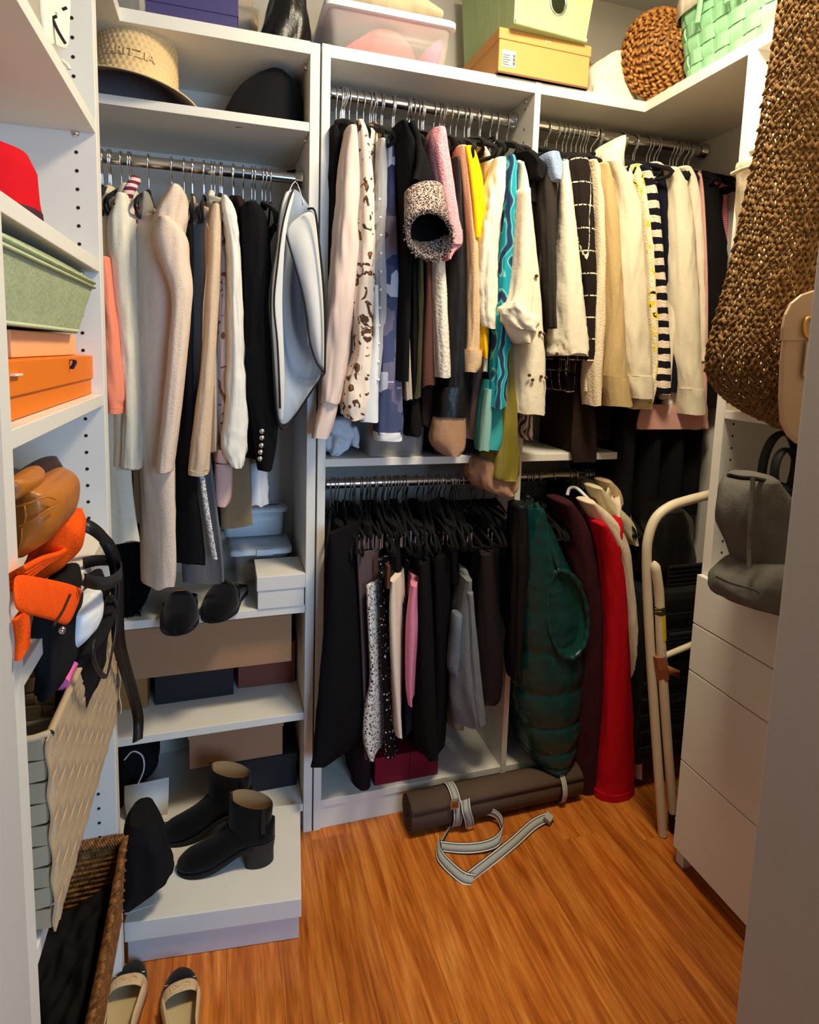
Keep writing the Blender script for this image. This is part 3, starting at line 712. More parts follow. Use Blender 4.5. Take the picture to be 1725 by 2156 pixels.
# ================================================================== upper middle rod (bay B)
G('B','black_ruffle_top','black ruffled top at the left end of the upper middle rod','top','black_cotton',[(262,698,716),(300,697,730),(360,697,726),(420,698,722),(700,696,716)],Yf=1.73,hem=700,sd=.10,fold=.12,lobes=6,group=BG)
G('B','dark_grey_shirt','dark grey shirt beside the left post of the upper middle rod','shirt','charcoal',[(300,700,722),(400,698,724),(600,694,720),(860,690,716)],Yf=1.75,hem=880,sd=.07,group=BG)
t,_=G('B','blush_satin_blouse','blush satin blouse with a long cuff hanging over the white post','blouse','blush_satin',[(262,734,758),(330,722,768),(420,716,764),(540,706,762),(660,696,750),(780,684,736),(838,680,722),(850,680,718)],Yf=1.665,hem=870,sd=.10,fold=.06,lobes=5,group=BG)
lump(MB_:=MB(),[(845,680,716),(870,672,712),(900,664,704),(924,660,694)],1.675,.06,20,8,.02,3,3,round_top=False); MB_.build('cuff','blush_satin',t)
t,_=G('B','horse_print_blouse','cream blouse printed with brown horses','blouse','horse_print',[(250,752,770),(290,754,784),(400,758,792),(540,756,795),(640,748,792),(740,752,788),(800,734,786),(850,726,784),(885,736,770)],Yf=1.655,hem=880,sd=.10,fold=.07,lobes=5,group=BG)
G('B','brown_collar_shirt','brown shirt showing only its shoulder between two black hangers','shirt','tan_suede',[(262,774,792),(300,776,800),(380,780,798),(600,778,796)],Yf=1.76,hem=800,sd=.07,group=BG)
t,_=G('B','grey_button_shirt','pale grey dotted shirt with a white button cuff','shirt','dotted_grey',[(290,800,816),(360,796,822),(500,790,820),(650,792,822),(760,784,812),(800,778,806)],Yf=1.67,hem=880,sd=.07,group=BG)
lump(MB_:=MB(),[(600,788,800),(700,786,802),(760,778,802),(840,766,800),(890,764,800)],1.66,.06,20,10,.03,3,3,round_top=False); MB_.build('cuff','white_cotton',t)
for i in range(11): MB().ell(WY(800+3*math.sin(i*.5),420+38*i,1.662),(0,-.003,0),(.0042,0,0),(0,0,.0042),8,5).build('button','white_cotton',t)
t,_=G('B','blue_block_shirt','navy and lilac colour block shirt with a white hem band','shirt','blue_blocks',[(288,820,838),(340,814,840),(430,808,842),(560,804,846),(700,802,848),(850,800,852),(915,797,853)],Yf=1.665,hem=900,sd=.08,fold=.05,group=BG)
lump(MB_:=MB(),[(912,796,854),(920,796,853),(930,797,852)],1.662,.086,20,5,.02,3,3,round_top=False); MB_.build('hem_band','white_cotton',t)
G('B','greige_cardigan','greige knit cardigan next to the colour block shirt','cardigan','greige',[(282,836,850),(340,838,856),(500,844,860),(700,850,866),(842,856,872)],Yf=1.69,hem=840,sd=.07,group=BG)
# black jacket with tweed cuff
t,_=G('B','tweed_cuff_jacket','black jacket whose short sleeve ends in a frayed tweed cuff','jacket','black_wool',[(252,842,866),(290,846,896),(350,850,918),(420,852,930),(470,858,936)],Yf=1.60,hem=800,sd=.13,fold=.02,lobes=3,group=BG)
def ringpx(cx,cy,a,b,rot,Y,dy,n=30):
    out=[]
    for k in range(n):
        th=2*PI*k/n; u,v=a*math.cos(th),b*math.sin(th)
        out.append(WY(cx+u*math.cos(rot)-v*math.sin(rot),cy+u*math.sin(rot)+v*math.cos(rot),Y+dy*math.sin(th)))
    return out
c0=ringpx(892,402,42,20,-.25,1.62,.05); c1=ringpx(897,450,47,38,-.35,1.575,.05); c2=ringpx(904,496,50,54,-.4,1.54,.04); c3=ringpx(905,494,40,45,-.4,1.545,.04); c4=ringpx(898,440,34,30,-.35,1.60,.04)
cu=MB().loft([c0,c1,c2,c3,c4],False,True).build('cuff','tweed_bw',t)
MB().loft([ringpx(905,494,39,44,-.4,1.55,.04),ringpx(898,440,33,29,-.35,1.595,.04)],False,True).build('cuff_lining','black_wool',cu)
mb=MB(); rnd=random.Random(3)
for k in range(150):
    th=rnd.random()*2*PI; rr=rnd.uniform(.92,1.06)
    p=WY(904+(50*math.cos(th)*math.cos(.4)+54*math.sin(th)*math.sin(.4))*rr, 496+(-50*math.cos(th)*math.sin(.4)+54*math.sin(th)*math.cos(.4))*rr, 1.54+.04*math.sin(th))
    d=Vector((rnd.uniform(-1,1),rnd.uniform(-1,0),rnd.uniform(-1,1))).normalized()*.007
    mb.tube([p,p+d],.0011,4)
mb.build('frayed_edge','tweed_bw',cu,kind='stuff')
pxtube([(866,256,1.60),(880,290,1.60),(884,340,1.585),(876,380,1.575)],.009,10).build('lapel','black_wool',t)
G('B','black_blouse','black blouse hanging below the tweed cuff','blouse','black_cotton',[(420,856,872),(560,864,882),(700,866,884),(830,868,886),(905,862,892),(920,866,890)],Yf=1.71,hem=915,sd=.08,hooks=2,group=BG)
G('B','olive_shirt','dark olive shirt between the black blouse and brown coat','shirt','olive_dark',[(500,880,894),(650,882,896),(780,878,894),(838,872,890)],Yf=1.70,hem=838,sd=.06,group=BG)
G('B','brown_coat','brown wool coat with a straight hem on the upper middle rod','coat','brown_wool',[(500,896,914),(620,892,918),(740,884,922),(812,880,926)],Yf=1.685,kind='panel',fold=.04,bodyfold=.004,group=BG)
G('B','espresso_skirt','dark espresso skirt hanging below the brown coat','skirt','espresso',[(800,878,922),(860,874,920),(900,880,914)],Yf=1.74,kind='panel',fold=.05,clip=True,group=BG)
G('B','white_boucle_cardigan','white nubby boucle cardigan beside the pink tweed jacket','cardigan','boucle_white',[(292,902,918),(340,906,926),(440,914,934),(560,918,944),(680,920,950),(795,925,955)],Yf=1.665,hem=790,sd=.08,fold=.05,group=BG)
t,_=G('B','pink_tweed_jacket','pink tweed jacket with a short open sleeve','jacket','pink_tweed',[(266,918,946),(300,912,952),(380,924,964),(450,936,976),(490,940,982),(512,946,980)],Yf=1.61,hem=535,sd=.11,fold=.03,lobes=3,group=BG)
lump(MB_:=MB(),[(480,942,981),(510,944,980),(530,944,962),(545,944,952)],1.62,.08,22,8,.03,3,3,round_top=False); MB_.build('sleeve_hem','pink_tweed',t)
t,_=G('B','black_satin_coat','black satin coat with a leather band and tan suede cuff','coat','black_satin',[(330,958,974),(420,958,982),(520,950,990),(640,950,992),(740,948,992),(820,944,990)],Yf=1.675,hem=860,sd=.09,fold=.05,hooks=2,group=BG)
lump(MB_:=MB(),[(816,936,990),(830,932,991),(860,930,991),(880,928,990)],1.668,.10,24,7,.01,3,3,round_top=False); MB_.build('leather_band','black_leather',t)
lump(MB_:=MB(),[(876,928,989),(900,922,990),(930,918,990),(950,930,986),(962,944,974)],1.672,.10,24,9,.01,3,3,round_top=False); MB_.build('suede_cuff','tan_suede',t)
t,_=G('B','sand_coat','sand wool coat sleeve with a turned up cuff','coat','sand_wool',[(305,968,990),(350,974,1000),(450,986,1010),(560,992,1016),(680,990,1018),(740,986,1016)],Yf=1.66,hem=760,sd=.08,fold=.03,lobes=3,group=BG)
lump(MB_:=MB(),[(736,984,1024),(750,984,1024),(772,985,1020),(784,986,1010)],1.65,.10,24,7,.02,3,3,round_top=False); MB_.build('cuff','sand_wool',t)
G('B','yellow_jacket','bright yellow jacket on the upper middle rod','jacket','yellow_wool',[(306,984,1000),(330,988,1012),(400,998,1026),(480,1006,1032),(560,1010,1030),(700,1012,1034),(752,1018,1032)],Yf=1.668,hem=745,sd=.08,fold=.10,lobes=6,group=BG)
pxtube([(984,308,1.66),(992,350,1.655),(1000,420,1.655),(1006,500,1.66)],.008,8).build('collar','yellow_wool',bpy.data.objects['yellow_jacket'])
G('B','cream_cardigan','cream cardigan with a v neck between the yellow jacket and turquoise dress','cardigan','cream_cotton',[(306,1014,1028),(350,1022,1052),(420,1026,1062),(520,1030,1056)],Yf=1.70,hem=640,sd=.08,group=BG)
t,_=G('B','crinkled_linen_shirt','crinkled cream linen shirt with a folded short sleeve','shirt','cream_linen',[(330,1050,1072),(380,1038,1076),(440,1028,1066),(520,1018,1056),(600,1013,1056),(660,1014,1056),(690,1022,1058)],Yf=1.645,hem=780,sd=.09,fold=.09,lobes=6,group=BG)
G('B','mauve_pleated_skirt','mauve pleated skirt low on the upper middle rod','skirt','mauve_pleat',[(640,1002,1030),(780,996,1026),(860,992,1026),(925,988,1024)],Yf=1.73,kind='panel',fold=.12,lobes=7,clip=True,group=BG)
t,_=G('B','turquoise_dress','long turquoise and purple swirl print dress','dress','turquoise_print',[(325,1072,1090),(360,1072,1096),(440,1070,1094),(560,1060,1086),(700,1050,1082),(800,1044,1074),(860,1040,1070)],Yf=1.63,hem=850,sd=.06,fold=.08,lobes=4,group=BG)
lump(MB_:=MB(),[(800,1030,1062),(860,1022,1064),(920,1016,1066),(948,1014,1062)],1.66,.08,24,8,.08,5,3,round_top=False); MB_.build('skirt_panel','teal_silk',t)
lump(MB_:=MB(),[(820,1028,1040),(880,1020,1040),(950,1014,1034)],1.652,.04,18,7,.06,5,3,round_top=False); MB_.build('skirt_lining','seafoam',t)
# cream shirt with brown motif
t,_=G('B','motif_shirt','cream linen shirt with small brown motifs and a rolled cuff','shirt','cream_linen',[(340,1092,1112),(380,1092,1126),(480,1092,1142),(580,1094,1156),(680,1096,1166),(780,1094,1174),(865,1092,1172),(870,1094,1172)],Yf=1.645,kind='panel',fold=.05,lobes=6,bodyfold=.004,yb=2.06,group=BG)
lump(MB_:=MB(),[(395,1104,1124),(500,1098,1132),(600,1090,1132),(650,1076,1130),(672,1072,1134),(700,1080,1138),(722,1100,1128)],1.585,.09,26,20,.08,5,3,.9); MB_.build('rolled_sleeve','cream_linen',t)
lump(MB_:=MB(),[(636,1080,1092),(650,1070,1118),(666,1071,1140),(684,1078,1142),(696,1096,1138)],1.572,.09,26,12,.10,5,8,wr=.2,fz=30.); MB_.build('cuff_roll','cream_linen',t)
for i,(x,y) in enumerate(((1130,581),(1138,700),(1146,703),(1115,790),(1122,800),(1140,793),(1150,795),(1173,745))):
    MB().ell(WY(x,y,1.640),(0,-.003,0),(.0065,0,0),(0,0,.0055),8,5).build('motif','brown_wool',t)
t=thing('olive_satin_dress','olive satin dress hem hanging past the middle shelf','dress',WY(1070,1040,1.70),0,BG)
lump(MB_:=MB(),[(560,1058,1074),(700,1056,1080),(850,1060,1096),(920,1050,1100),(960,1038,1106),(1000,1036,1108),(1012,1040,1102)],1.665,.16,30,18,.10,6,9); MB_.build('skirt','olive_satin',t)
lump(MB_:=MB(),[(975,1012,1050),(1005,1006,1090),(1030,1020,1100),(1044,1050,1096)],1.68,.14,28,10,.12,7,5); MB_.build('ruffle_hem','tan_suede',t)
t,_=G('B','paisley_top','cream top with dark scroll print showing below the motif shirt','top','paisley',[(850,1096,1134),(900,1098,1134),(926,1102,1132)],Yf=1.70,kind='panel',fold=.02,group=BG,hang=False)
for px_ in (708,726,752,779,803,830,862,889,914,936,978,1012,1032,1048,1068,1086,1096):
    hanger('B', WY(px_, 215+(px_-703)*.165, 1.9).x, random.uniform(-.12,.12), tilt=random.uniform(-.05,.05))
for x,y,rz,dz in ((718,1.86,.5,.0),(724,1.85,.35,.0),(783,1.86,.32,0),(868,1.85,-.5,.01),(930,1.86,.28,0),(1010,1.86,-.45,0)):
    h=hanger('B', WY(x,250,1.9).x, rz, y=1.9, tilt=.05, what='twisted black velvet hanger poking out over the upper middle garments')
    h.scale=(1.3,1.34,1.05)

# ================================================================== upper right rod (bay C)
G('C','black_hooded_jacket','black jacket bunched on a hanger next to the divider','jacket','black_cotton',[(318,1100,1136),(345,1120,1160),(372,1130,1152)],Yf=1.64,hem=420,sd=.12,fold=.10,group=CG)
t,_=G('C','charcoal_shirt','charcoal shirt with a denim collar on the upper right rod','shirt','charcoal',[(345,1150,1174),(380,1146,1180),(480,1150,1180),(600,1156,1178),(690,1164,1178)],Yf=1.655,hem=700,sd=.09,fold=.06,group=CG)
lump(MB_:=MB(),[(318,1160,1186),(335,1156,1192),(360,1162,1192),(378,1170,1188)],1.63,.12,22,9,.08,5,3); MB_.build('collar','denim_blue',t)
G('C','white_linen_shirt','white linen shirt with a wide body facing the camera','shirt','cream_linen',[(340,1182,1204),(380,1178,1214),(480,1178,1228),(600,1176,1244),(700,1176,1258),(748,1180,1263)],Yf=1.645,kind='panel',fold=.04,lobes=5,bodyfold=.004,yb=2.06,group=CG)
G('C','black_fringe_top','black top beneath the white linen shirt with a dotted edge','top','windowpane',[(740,1182,1216),(790,1184,1218),(826,1190,1216)],Yf=1.73,kind='panel',fold=.03,clip=True,group=CG)
G('C','windowpane_jacket','black wool jacket with white windowpane check','jacket','windowpane',[(325,1214,1246),(360,1210,1256),(440,1216,1262),(540,1228,1266),(640,1240,1268),(760,1230,1264)],Yf=1.66,hem=780,sd=.10,fold=.03,lobes=3,group=CG)
G('C','dark_long_skirt','long dark brown skirt reaching the middle shelf on the upper right rod','skirt','espresso',[(760,1190,1262),(860,1184,1268),(940,1182,1274),(972,1190,1276)],Yf=1.74,kind='panel',fold=.04,bodyfold=.004,yb=2.05,clip=True,group=CG)
G('C','oat_knit_sweater','oatmeal knit sweater beside the khaki sweatshirt','sweater','oat_knit',[(335,1246,1264),(380,1254,1278),(520,1262,1282),(660,1258,1282),(780,1250,1276),(855,1252,1272)],Yf=1.65,hem=830,sd=.09,fold=.03,lobes=3,group=CG)
G('C','khaki_sweatshirt','khaki sweatshirt with a wide ribbed cuff','sweatshirt','khaki_fleece',[(342,1268,1290),(390,1272,1306),(500,1282,1316),(640,1288,1324),(740,1288,1330),(800,1286,1334),(855,1296,1342)],Yf=1.635,hem=820,sd=.10,fold=.03,lobes=3,cuff=62,group=CG)
t,_=G('C','cream_hoodie','cream hoodie with a pointed hood on the upper right rod','hoodie','cream_fleece',[(336,1284,1316),(380,1302,1344),(450,1314,1364),(560,1316,1372),(680,1322,1380),(780,1330,1388),(838,1342,1388)],Yf=1.645,hem=840,sd=.11,fold=.03,lobes=3,cuff=46,group=CG)
lump(MB_:=MB(),[(284,1312,1324),(300,1298,1326),(320,1284,1328),(345,1284,1326)],1.66,.16,22,10,.06,4,2); MB_.build('hood','cream_fleece',t)
G('C','daisy_crochet_top','crochet top with yellow daisy motifs next to the cream hoodie','top','daisy_knit',[(346,1338,1362),(420,1352,1372),(520,1366,1384),(640,1372,1390),(780,1376,1392),(850,1340,1384),(862,1342,1382)],Yf=1.675,hem=855,sd=.08,fold=.03,group=CG)
G('C','striped_knit_sweater','navy and cream striped chunky knit sweater','sweater','navy_stripe',[(348,1352,1376),(400,1366,1392),(500,1378,1402),(620,1390,1412),(740,1394,1420),(800,1388,1422),(830,1388,1422)],Yf=1.66,hem=825,sd=.08,fold=.03,group=CG)
G('C','navy_cardigan','plain navy cardigan behind the striped sweater','cardigan','navy_knit',[(362,1380,1412),(420,1396,1424),(560,1410,1432),(700,1416,1436),(826,1412,1434)],Yf=1.69,hem=820,sd=.08,group=CG)
G('C','cream_boucle_sweater','cream boucle sweater behind the cream sweatshirt','sweater','boucle_white',[(342,1376,1402),(380,1402,1428),(500,1420,1444),(700,1426,1446),(860,1400,1424),(884,1388,1420)],Yf=1.71,hem=884,sd=.08,group=CG)
t,_=G('C','cream_sweatshirt','cream sweatshirt with a hanging ribbed cuff near the drawer tower','sweatshirt','cream_fleece',[(352,1412,1440),(400,1424,1462),(500,1430,1476),(640,1434,1484),(760,1440,1488),(830,1450,1494),(872,1456,1495)],Yf=1.65,hem=840,sd=.11,fold=.03,lobes=3,cuff=52,group=CG)
G('C','pale_cream_sweatshirt','second cream sweatshirt against the pink hoodie','sweatshirt','cream_cotton',[(350,1440,1464),(400,1456,1480),(560,1472,1490),(760,1478,1494)],Yf=1.69,hem=830,sd=.09,fold=.03,group=CG)
G('C','rose_hoodie','dusty rose hoodie whose hem shows below the cream sweatshirts','hoodie','rose_fleece',[(366,1470,1484),(420,1476,1490),(600,1484,1496),(800,1478,1497),(880,1470,1497),(904,1466,1497)],Yf=1.69,kind='panel',fold=.02,bodyfold=.003,group=CG)
lump(MB_:=MB(),[(852,1360,1496),(876,1354,1497),(890,1352,1497),(904,1351,1497)],1.71,.04,30,10,.02,4,3,.6,round_top=False,wr=.04); MB_.build('hem','rose_fleece',bpy.data.objects['rose_hoodie'])
G('C','gingham_shirt','pink gingham shirt at the right end of the upper right rod','shirt','gingham_pink',[(374,1502,1538),(400,1505,1540),(520,1508,1540)],Yf=1.76,hem=600,sd=.08,group=CG)
G('C','black_zip_jacket','black jacket last on the upper right rod against the drawer tower','jacket','black_cotton',[(378,1480,1510),(420,1484,1534),(560,1492,1545),(700,1498,1540),(860,1500,1530)],Yf=1.70,hem=900,sd=.13,fold=.03,group=CG)
for i,x in enumerate((1.24,1.34,1.44,1.54,1.62)):
    t=thing('black_coat','long black coat in the dark corner behind the rose hoodie','coat',(x,1.9,.95),0,'black coats in the dark corner')
    drape_body(MB_:=MB(),x,x,.035,1.73,2.09,2.10,2.18,1.25-.03*i if i<1 else .98,60+i); MB_.build('body','black_wool',t)
    hanger('C',x)
for px_ in (1173,1204,1234,1262,1334,1378,1428,1440):
    hanger('C', WY(px_, 285+(px_-1163)*.16, 1.9).x, random.uniform(-.14,.14)+(.25 if px_>1330 else 0), tilt=random.uniform(-.05,.05))
h=hanger('C', WY(1245,300,1.9).x, .5, tilt=.0, what='twisted black velvet hanger poking out over the windowpane jacket'); h.scale=(1.3,1.34,1.05)
hanger('C', WY(1150,300,1.9).x, .4, tilt=.1, what='twisted black velvet hanger beside the denim collar')
# ================================================================== lower middle rod (bay D)
G('D','black_wide_trousers','black wide trousers hanging in front of the white post','trousers','black_wool',[(1125,686,712),(1250,678,736),(1400,660,746),(1550,644,748),(1618,640,702)],Yf=1.66,kind='panel',fold=.03,bodyfold=.003,yb=2.05,clip=True,group=DG)
G('D','long_black_skirt','long black skirt touching the base shelf beside the crimson box','skirt','plum_black',[(1150,712,748),(1300,712,760),(1500,700,775),(1650,678,786),(1700,678,788)],Yf=1.775,kind='panel',fold=.03,bodyfold=.003,yb=2.05,clip=True,group=DG)
G('D','mauve_trousers','dark mauve trousers left of the black and white tweed skirt','trousers','mauve_dark',[(1170,746,764),(1300,752,768),(1500,760,773),(1600,762,776)],Yf=1.70,kind='panel',fold=.05,clip=True,group=DG)
G('D','tweed_skirt','black and white tweed skirt on the lower middle rod','skirt','tweed_wb',[(1236,768,782),(1330,770,790),(1430,774,797),(1495,760,798),(1560,757,795),(1603,775,793)],Yf=1.675,kind='panel',fold=.05,bodyfold=.003,clip=True,group=DG)
G('D','sequin_trousers','black sequinned trousers between the tweed skirt and cream trousers','trousers','black_sequin',[(1180,794,812),(1300,796,818),(1450,800,828),(1600,806,838)],Yf=1.68,kind='panel',fold=.05,clip=True,group=DG)
t,_=G('D','cream_trousers','cream trousers hanging from a clip hanger on the lower middle rod','trousers','cream_cotton',[(1226,818,838),(1285,814,842),(1400,818,845),(1500,826,849),(1556,832,852)],Yf=1.665,kind='panel',fold=.04,bodyfold=.003,clip=True,group=DG)
MB().obox(WY(816,1212,1.67),(.005,0,0),(0,.015,0),(0,0,.035)).build('leather_patch','brown_wool',t,smooth=False,bevel=.001)
G('D','navy_trousers','navy trousers showing below the pink trousers','trousers','navy_knit',[(1260,846,860),(1450,848,862),(1548,850,864)],Yf=1.71,kind='panel',fold=.04,clip=True,group=DG)
G('D','pink_trousers','pink cotton trousers on the lower middle rod','trousers','pink_cotton',[(1236,864,884),(1285,856,882),(1345,852,884),(1440,854,874),(1490,860,872)],Yf=1.66,kind='panel',fold=.04,bodyfold=.003,clip=True,group=DG)
t,_=G('D','black_jeans','black jeans with a stitched pocket right of the pink trousers','jeans','black_cotton',[(1190,876,902),(1300,874,916),(1450,872,926),(1560,876,930),(1602,896,930)],Yf=1.68,kind='panel',fold=.05,clip=True,group=DG)
G('D','black_joggers','black joggers with a tiny white tag','trousers','black_wool',[(1180,908,936),(1320,910,948),(1460,912,950),(1602,900,932)],Yf=1.695,kind='panel',fold=.05,clip=True,group=DG)
MB().obox(WY(914,1555,1.69),(.003,0,0),(0,.001,0),(0,0,.006)).build('tag','white_cotton',bpy.data.objects['black_joggers'],smooth=False)
t,_=G('D','light_jeans','faded grey blue jeans with ripped knees','jeans','denim_light',[(1225,980,1000),(1300,968,1004),(1400,958,1014),(1480,968,1022),(1536,986,1025)],Yf=1.67,kind='panel',fold=.22,lobes=7,bodyfold=.007,clip=True,group=DG,wr=.3)
lump(MB_:=MB(),[(1250,986,1000),(1350,990,1008),(1450,998,1018),(1528,1008,1026)],1.662,.05,20,12,.08,4,5,wr=.15); MB_.build('leg','denim_light',t)
lump(MB_:=MB(),[(1300,962,978),(1380,952,974),(1412,950,972),(1425,956,970)],1.66,.06,18,8,.05,4,3); MB_.build('leg','denim_grey',t)
G('D','frayed_cotton_shorts','frayed khaki cotton shorts hem left of the light jeans','shorts','khaki_cloth',[(1400,950,972),(1480,946,982),(1530,948,984),(1542,956,982)],Yf=1.72,kind='panel',fold=.12,lobes=7,clip=True,group=DG)
G('D','black_pleated_trousers','black pleated trousers right of the light jeans','trousers','plum_black',[(1170,1008,1046),(1300,1004,1062),(1400,1004,1079),(1470,1010,1078),(1486,1012,1060)],Yf=1.69,kind='panel',fold=.06,clip=True,group=DG)
for i,(x,lb_) in enumerate(((722,'black camisole at the left of the lower middle rod'),(780,'black camisole above the tweed skirt'),(838,'black camisole above the cream trousers'),(890,'black camisole above the pink trousers'),(960,'black camisole above the light jeans'))):
    G('D','black_camisole',lb_,'top','black_cotton',[(1108,x-12,x+6),(1150,x-16,x+10),(1230,x-10,x+14)],Yf=1.74,hem=1290,sd=.09,fold=.08,group=DG)
for px_ in (697,704,712,727,736,747,760,772,780,790,805,816,830,848,857,892,902,918,926,955,960,965,1000,1020,1046):
    hanger('D', WY(px_, 1030-(px_-697)*.03, 1.9).x, random.uniform(-.25,.1), clip=px_<860 and px_%2==0, tilt=random.uniform(-.05,.05))
for px_,rz in ((905,-.35),(925,-.42),(950,-.38),(968,-.45),(1005,-.55),(1022,-.62),(1048,-.7),(820,-.2),(838,-.25)):
    hanger('D', WY(px_, 1018, 1.9).x, -rz, tilt=.06, what='bare black velvet hanger turned towards the camera on the lower middle rod')

# ================================================================== lower right rod (bay E)
G('E','black_down_jacket','black quilted jacket left of the teal puffer vest','jacket','black_satin',[(1068,1090,1118),(1140,1088,1122),(1260,1086,1116),(1400,1084,1106),(1440,1088,1100)],Yf=1.66,hem=1440,sd=.09,fold=.10,lobes=5,group=EG)
t=thing('puffer_vest','shiny teal puffer vest with an open armhole on the lower right rod','vest',WY(1165,1610,1.70),0,EG)
rows=[(1068,1118,1142),(1100,1104,1158),(1150,1092,1184),(1210,1088,1212),(1280,1088,1238),(1350,1090,1243),(1420,1094,1240),(1480,1098,1234),(1530,1104,1231),(1570,1112,1226),(1598,1126,1214),(1612,1136,1200)]
vb=MB()
rr=[]
for y,a,b in rows:
    p,q=WY(a,y,1.70),WY(b,y,1.70); rr.append(((p.x+q.x)/2,abs(q.x-p.x)/2,(p.z+q.z)/2))
rr=interp(rr,110); R=[]
for i,(x,h,z) in enumerate(rr):
    tt=i/109; am=.07*min(1,max(.25,(tt-.25)*3)); puff=1+am*(abs(math.sin(tt*PI*8.5))**.6-.8); ring=[]
    for k in range(56):
        th=2*PI*k/56; c,s=math.cos(th),math.sin(th)
        w=.034*(wrinkle(th*2,z,3,30.)-.2)+.006*math.sin(19*th-tt*31)
        ring.append((x+h*c*(puff+w),1.655+.13+.13*math.copysign(abs(s)**.7,s)*(puff+w),z))
    R.append(ring)
vb.loft(R); vb.build('body','puffer_teal',t)
ar=[]
AX=[(1172,1200),(1196,1206),(1216,1226),(1231,1262),(1238,1305),(1234,1345),(1220,1374),(1200,1386),(1180,1374),(1164,1345),(1155,1305),(1154,1262),(1160,1226),(1172,1200)]
AP=interp([tuple(WY(x,y,1.648+.016*((x-1196)/42)**2)) for x,y in AX],60)
MB().tube(AP,[.0085*(1+.28*math.sin(k*2.1)+.15*math.sin(k*.9)) for k in range(60)],12,caps=False).build('armhole_edge','puffer_teal',t)
ctr=Vector((0,0,0))
for p_ in AP: ctr+=Vector(p_)/60
MB().loft([[ctr+(Vector(p_)-ctr)*s_+Vector((0,dy,0)) for p_ in AP[:-1]] for s_,dy in ((1.0,.0),(.9,.006),(.6,.008),(.2,.008))],False,True).build('lining','puffer_lining',t)
pxtube([(1128,1058,1.70),(1146,1104,1.672),(1164,1160,1.66),(1178,1200,1.652)],.009,10).build('shoulder_edge','puffer_teal',t)
hanger('E', hook_x('E', WY(1165,1200,1.68).x))
G('E','burgundy_coat','dark burgundy coat between the puffer vest and red sweatshirt','coat','burgundy',[(1062,1188,1216),(1130,1206,1256),(1260,1222,1288),(1400,1226,1294),(1560,1222,1290),(1680,1216,1282)],Yf=1.675,hem=1660,sd=.14,fold=.06,lobes=5,group=EG)
G('E','red_sweatshirt','bright red sweatshirt with a long ribbed sleeve reaching near the floor','sweatshirt','red_fleece',[(1106,1266,1284),(1140,1274,1304),(1200,1286,1322),(1300,1292,1332),(1420,1290,1338),(1560,1282,1344),(1660,1276,1347),(1690,1272,1346),(1722,1276,1338)],Yf=1.62,hem=1600,sd=.10,fold=.04,lobes=4,cuff=48,group=EG)
t,_=G('E','cream_long_jacket','long cream jacket with a white hanger behind the red sweatshirt','jacket','cream_jacket',[(1060,1238,1262),(1100,1262,1306),(1150,1296,1334),(1220,1314,1342),(1340,1328,1352),(1500,1338,1357),(1642,1342,1358)],Yf=1.655,hem=1600,sd=.09,fold=.03,lobes=3,group=EG)
pxtube([(1195,1042,1.80),(1200,1028,1.80),(1215,1028,1.79),(1240,1052,1.74)],.006,8).build('hanger_tip','plastic_white',t)
G('E','beige_parka','pale beige parka behind the cream jacket','parka','parka_beige',[(1030,1258,1276),(1070,1272,1312),(1110,1302,1346),(1150,1332,1354)],Yf=1.70,hem=1400,sd=.10,fold=.04,group=EG)
G('E','tan_fleece','tan fleece at the right end of the lower right rod','fleece','tan_fleece',[(1016,1276,1296),(1050,1290,1326),(1090,1312,1336),(1130,1326,1340)],Yf=1.74,hem=1300,sd=.09,fold=.04,group=EG)
for px_ in (1108,1115,1122,1134,1165,1197,1212,1230,1262,1290,1306,1322,1332):
    hanger('E', WY(px_, 1008-(px_-1108)*.03, 1.9).x, random.uniform(-.15,.15), tilt=random.uniform(-.05,.05))

# ================================================================== boxes, bins and bags
S('navy_card', (72,66,112), rough=.6, bump=.05, scale=200); S('kraft_box', (208,156,92), rough=.6, bump=.05, scale=200); S('kraft_edge', (122,84,60), rough=.7)
S('orange_card', (232,120,20), rough=.55, bump=.1, scale=300); S('peach_card', (240,176,122), rough=.6, bump=.05, scale=200); S('white_card', (224,220,212), rough=.6, bump=.05, scale=200); S('daylight_tint_card', (206,196,196), rough=.62, bump=.08, scale=200)  # sides of the large white box: daylight tint put into the colour as lilac grey
S('cardboard', (168,128,94), rough=.8, bump=.1, scale=120); S('cardboard_dark', (150,108,62), rough=.8, bump=.1, scale=120); S('black_card', (36,35,40), rough=.7, bump=.05, scale=200); S('maroon_card', (122,66,54), rough=.65); S('rust_card', (170,124,94), rough=.75, bump=.1, scale=150); S('crimson_card', (128,14,42), rough=.6)
S('label_paper', (232,228,205), rough=.7); S('ink', (52,46,40), rough=.8); S('ribbon_navy', (40,44,84), rough=.5); S('foil_letters', (250,232,180), rough=.35, spec=.6)
F('sage_canvas', (178,200,150), 'plain', .15, 60, wr=.15); F('sage_felt', (168,178,142), 'felt', .5, 130, var=.14, wr=0.); F('sage_edge', (190,202,164), 'plain', .3, 120); F('white_canvas', (230,224,206), 'crinkle', .35, 50); F('oat_bag', (214,194,158), 'crinkle', .4, 60)
F('pink_cloth', (250,104,108), 'crinkle', .4, 40); F('magenta_cloth', (240,110,170), 'crinkle', .4, 40); F('beige_cloth', (210,190,160), 'crinkle', .4, 30); F('green_dark', (48,58,46), 'plain', .3, 60)

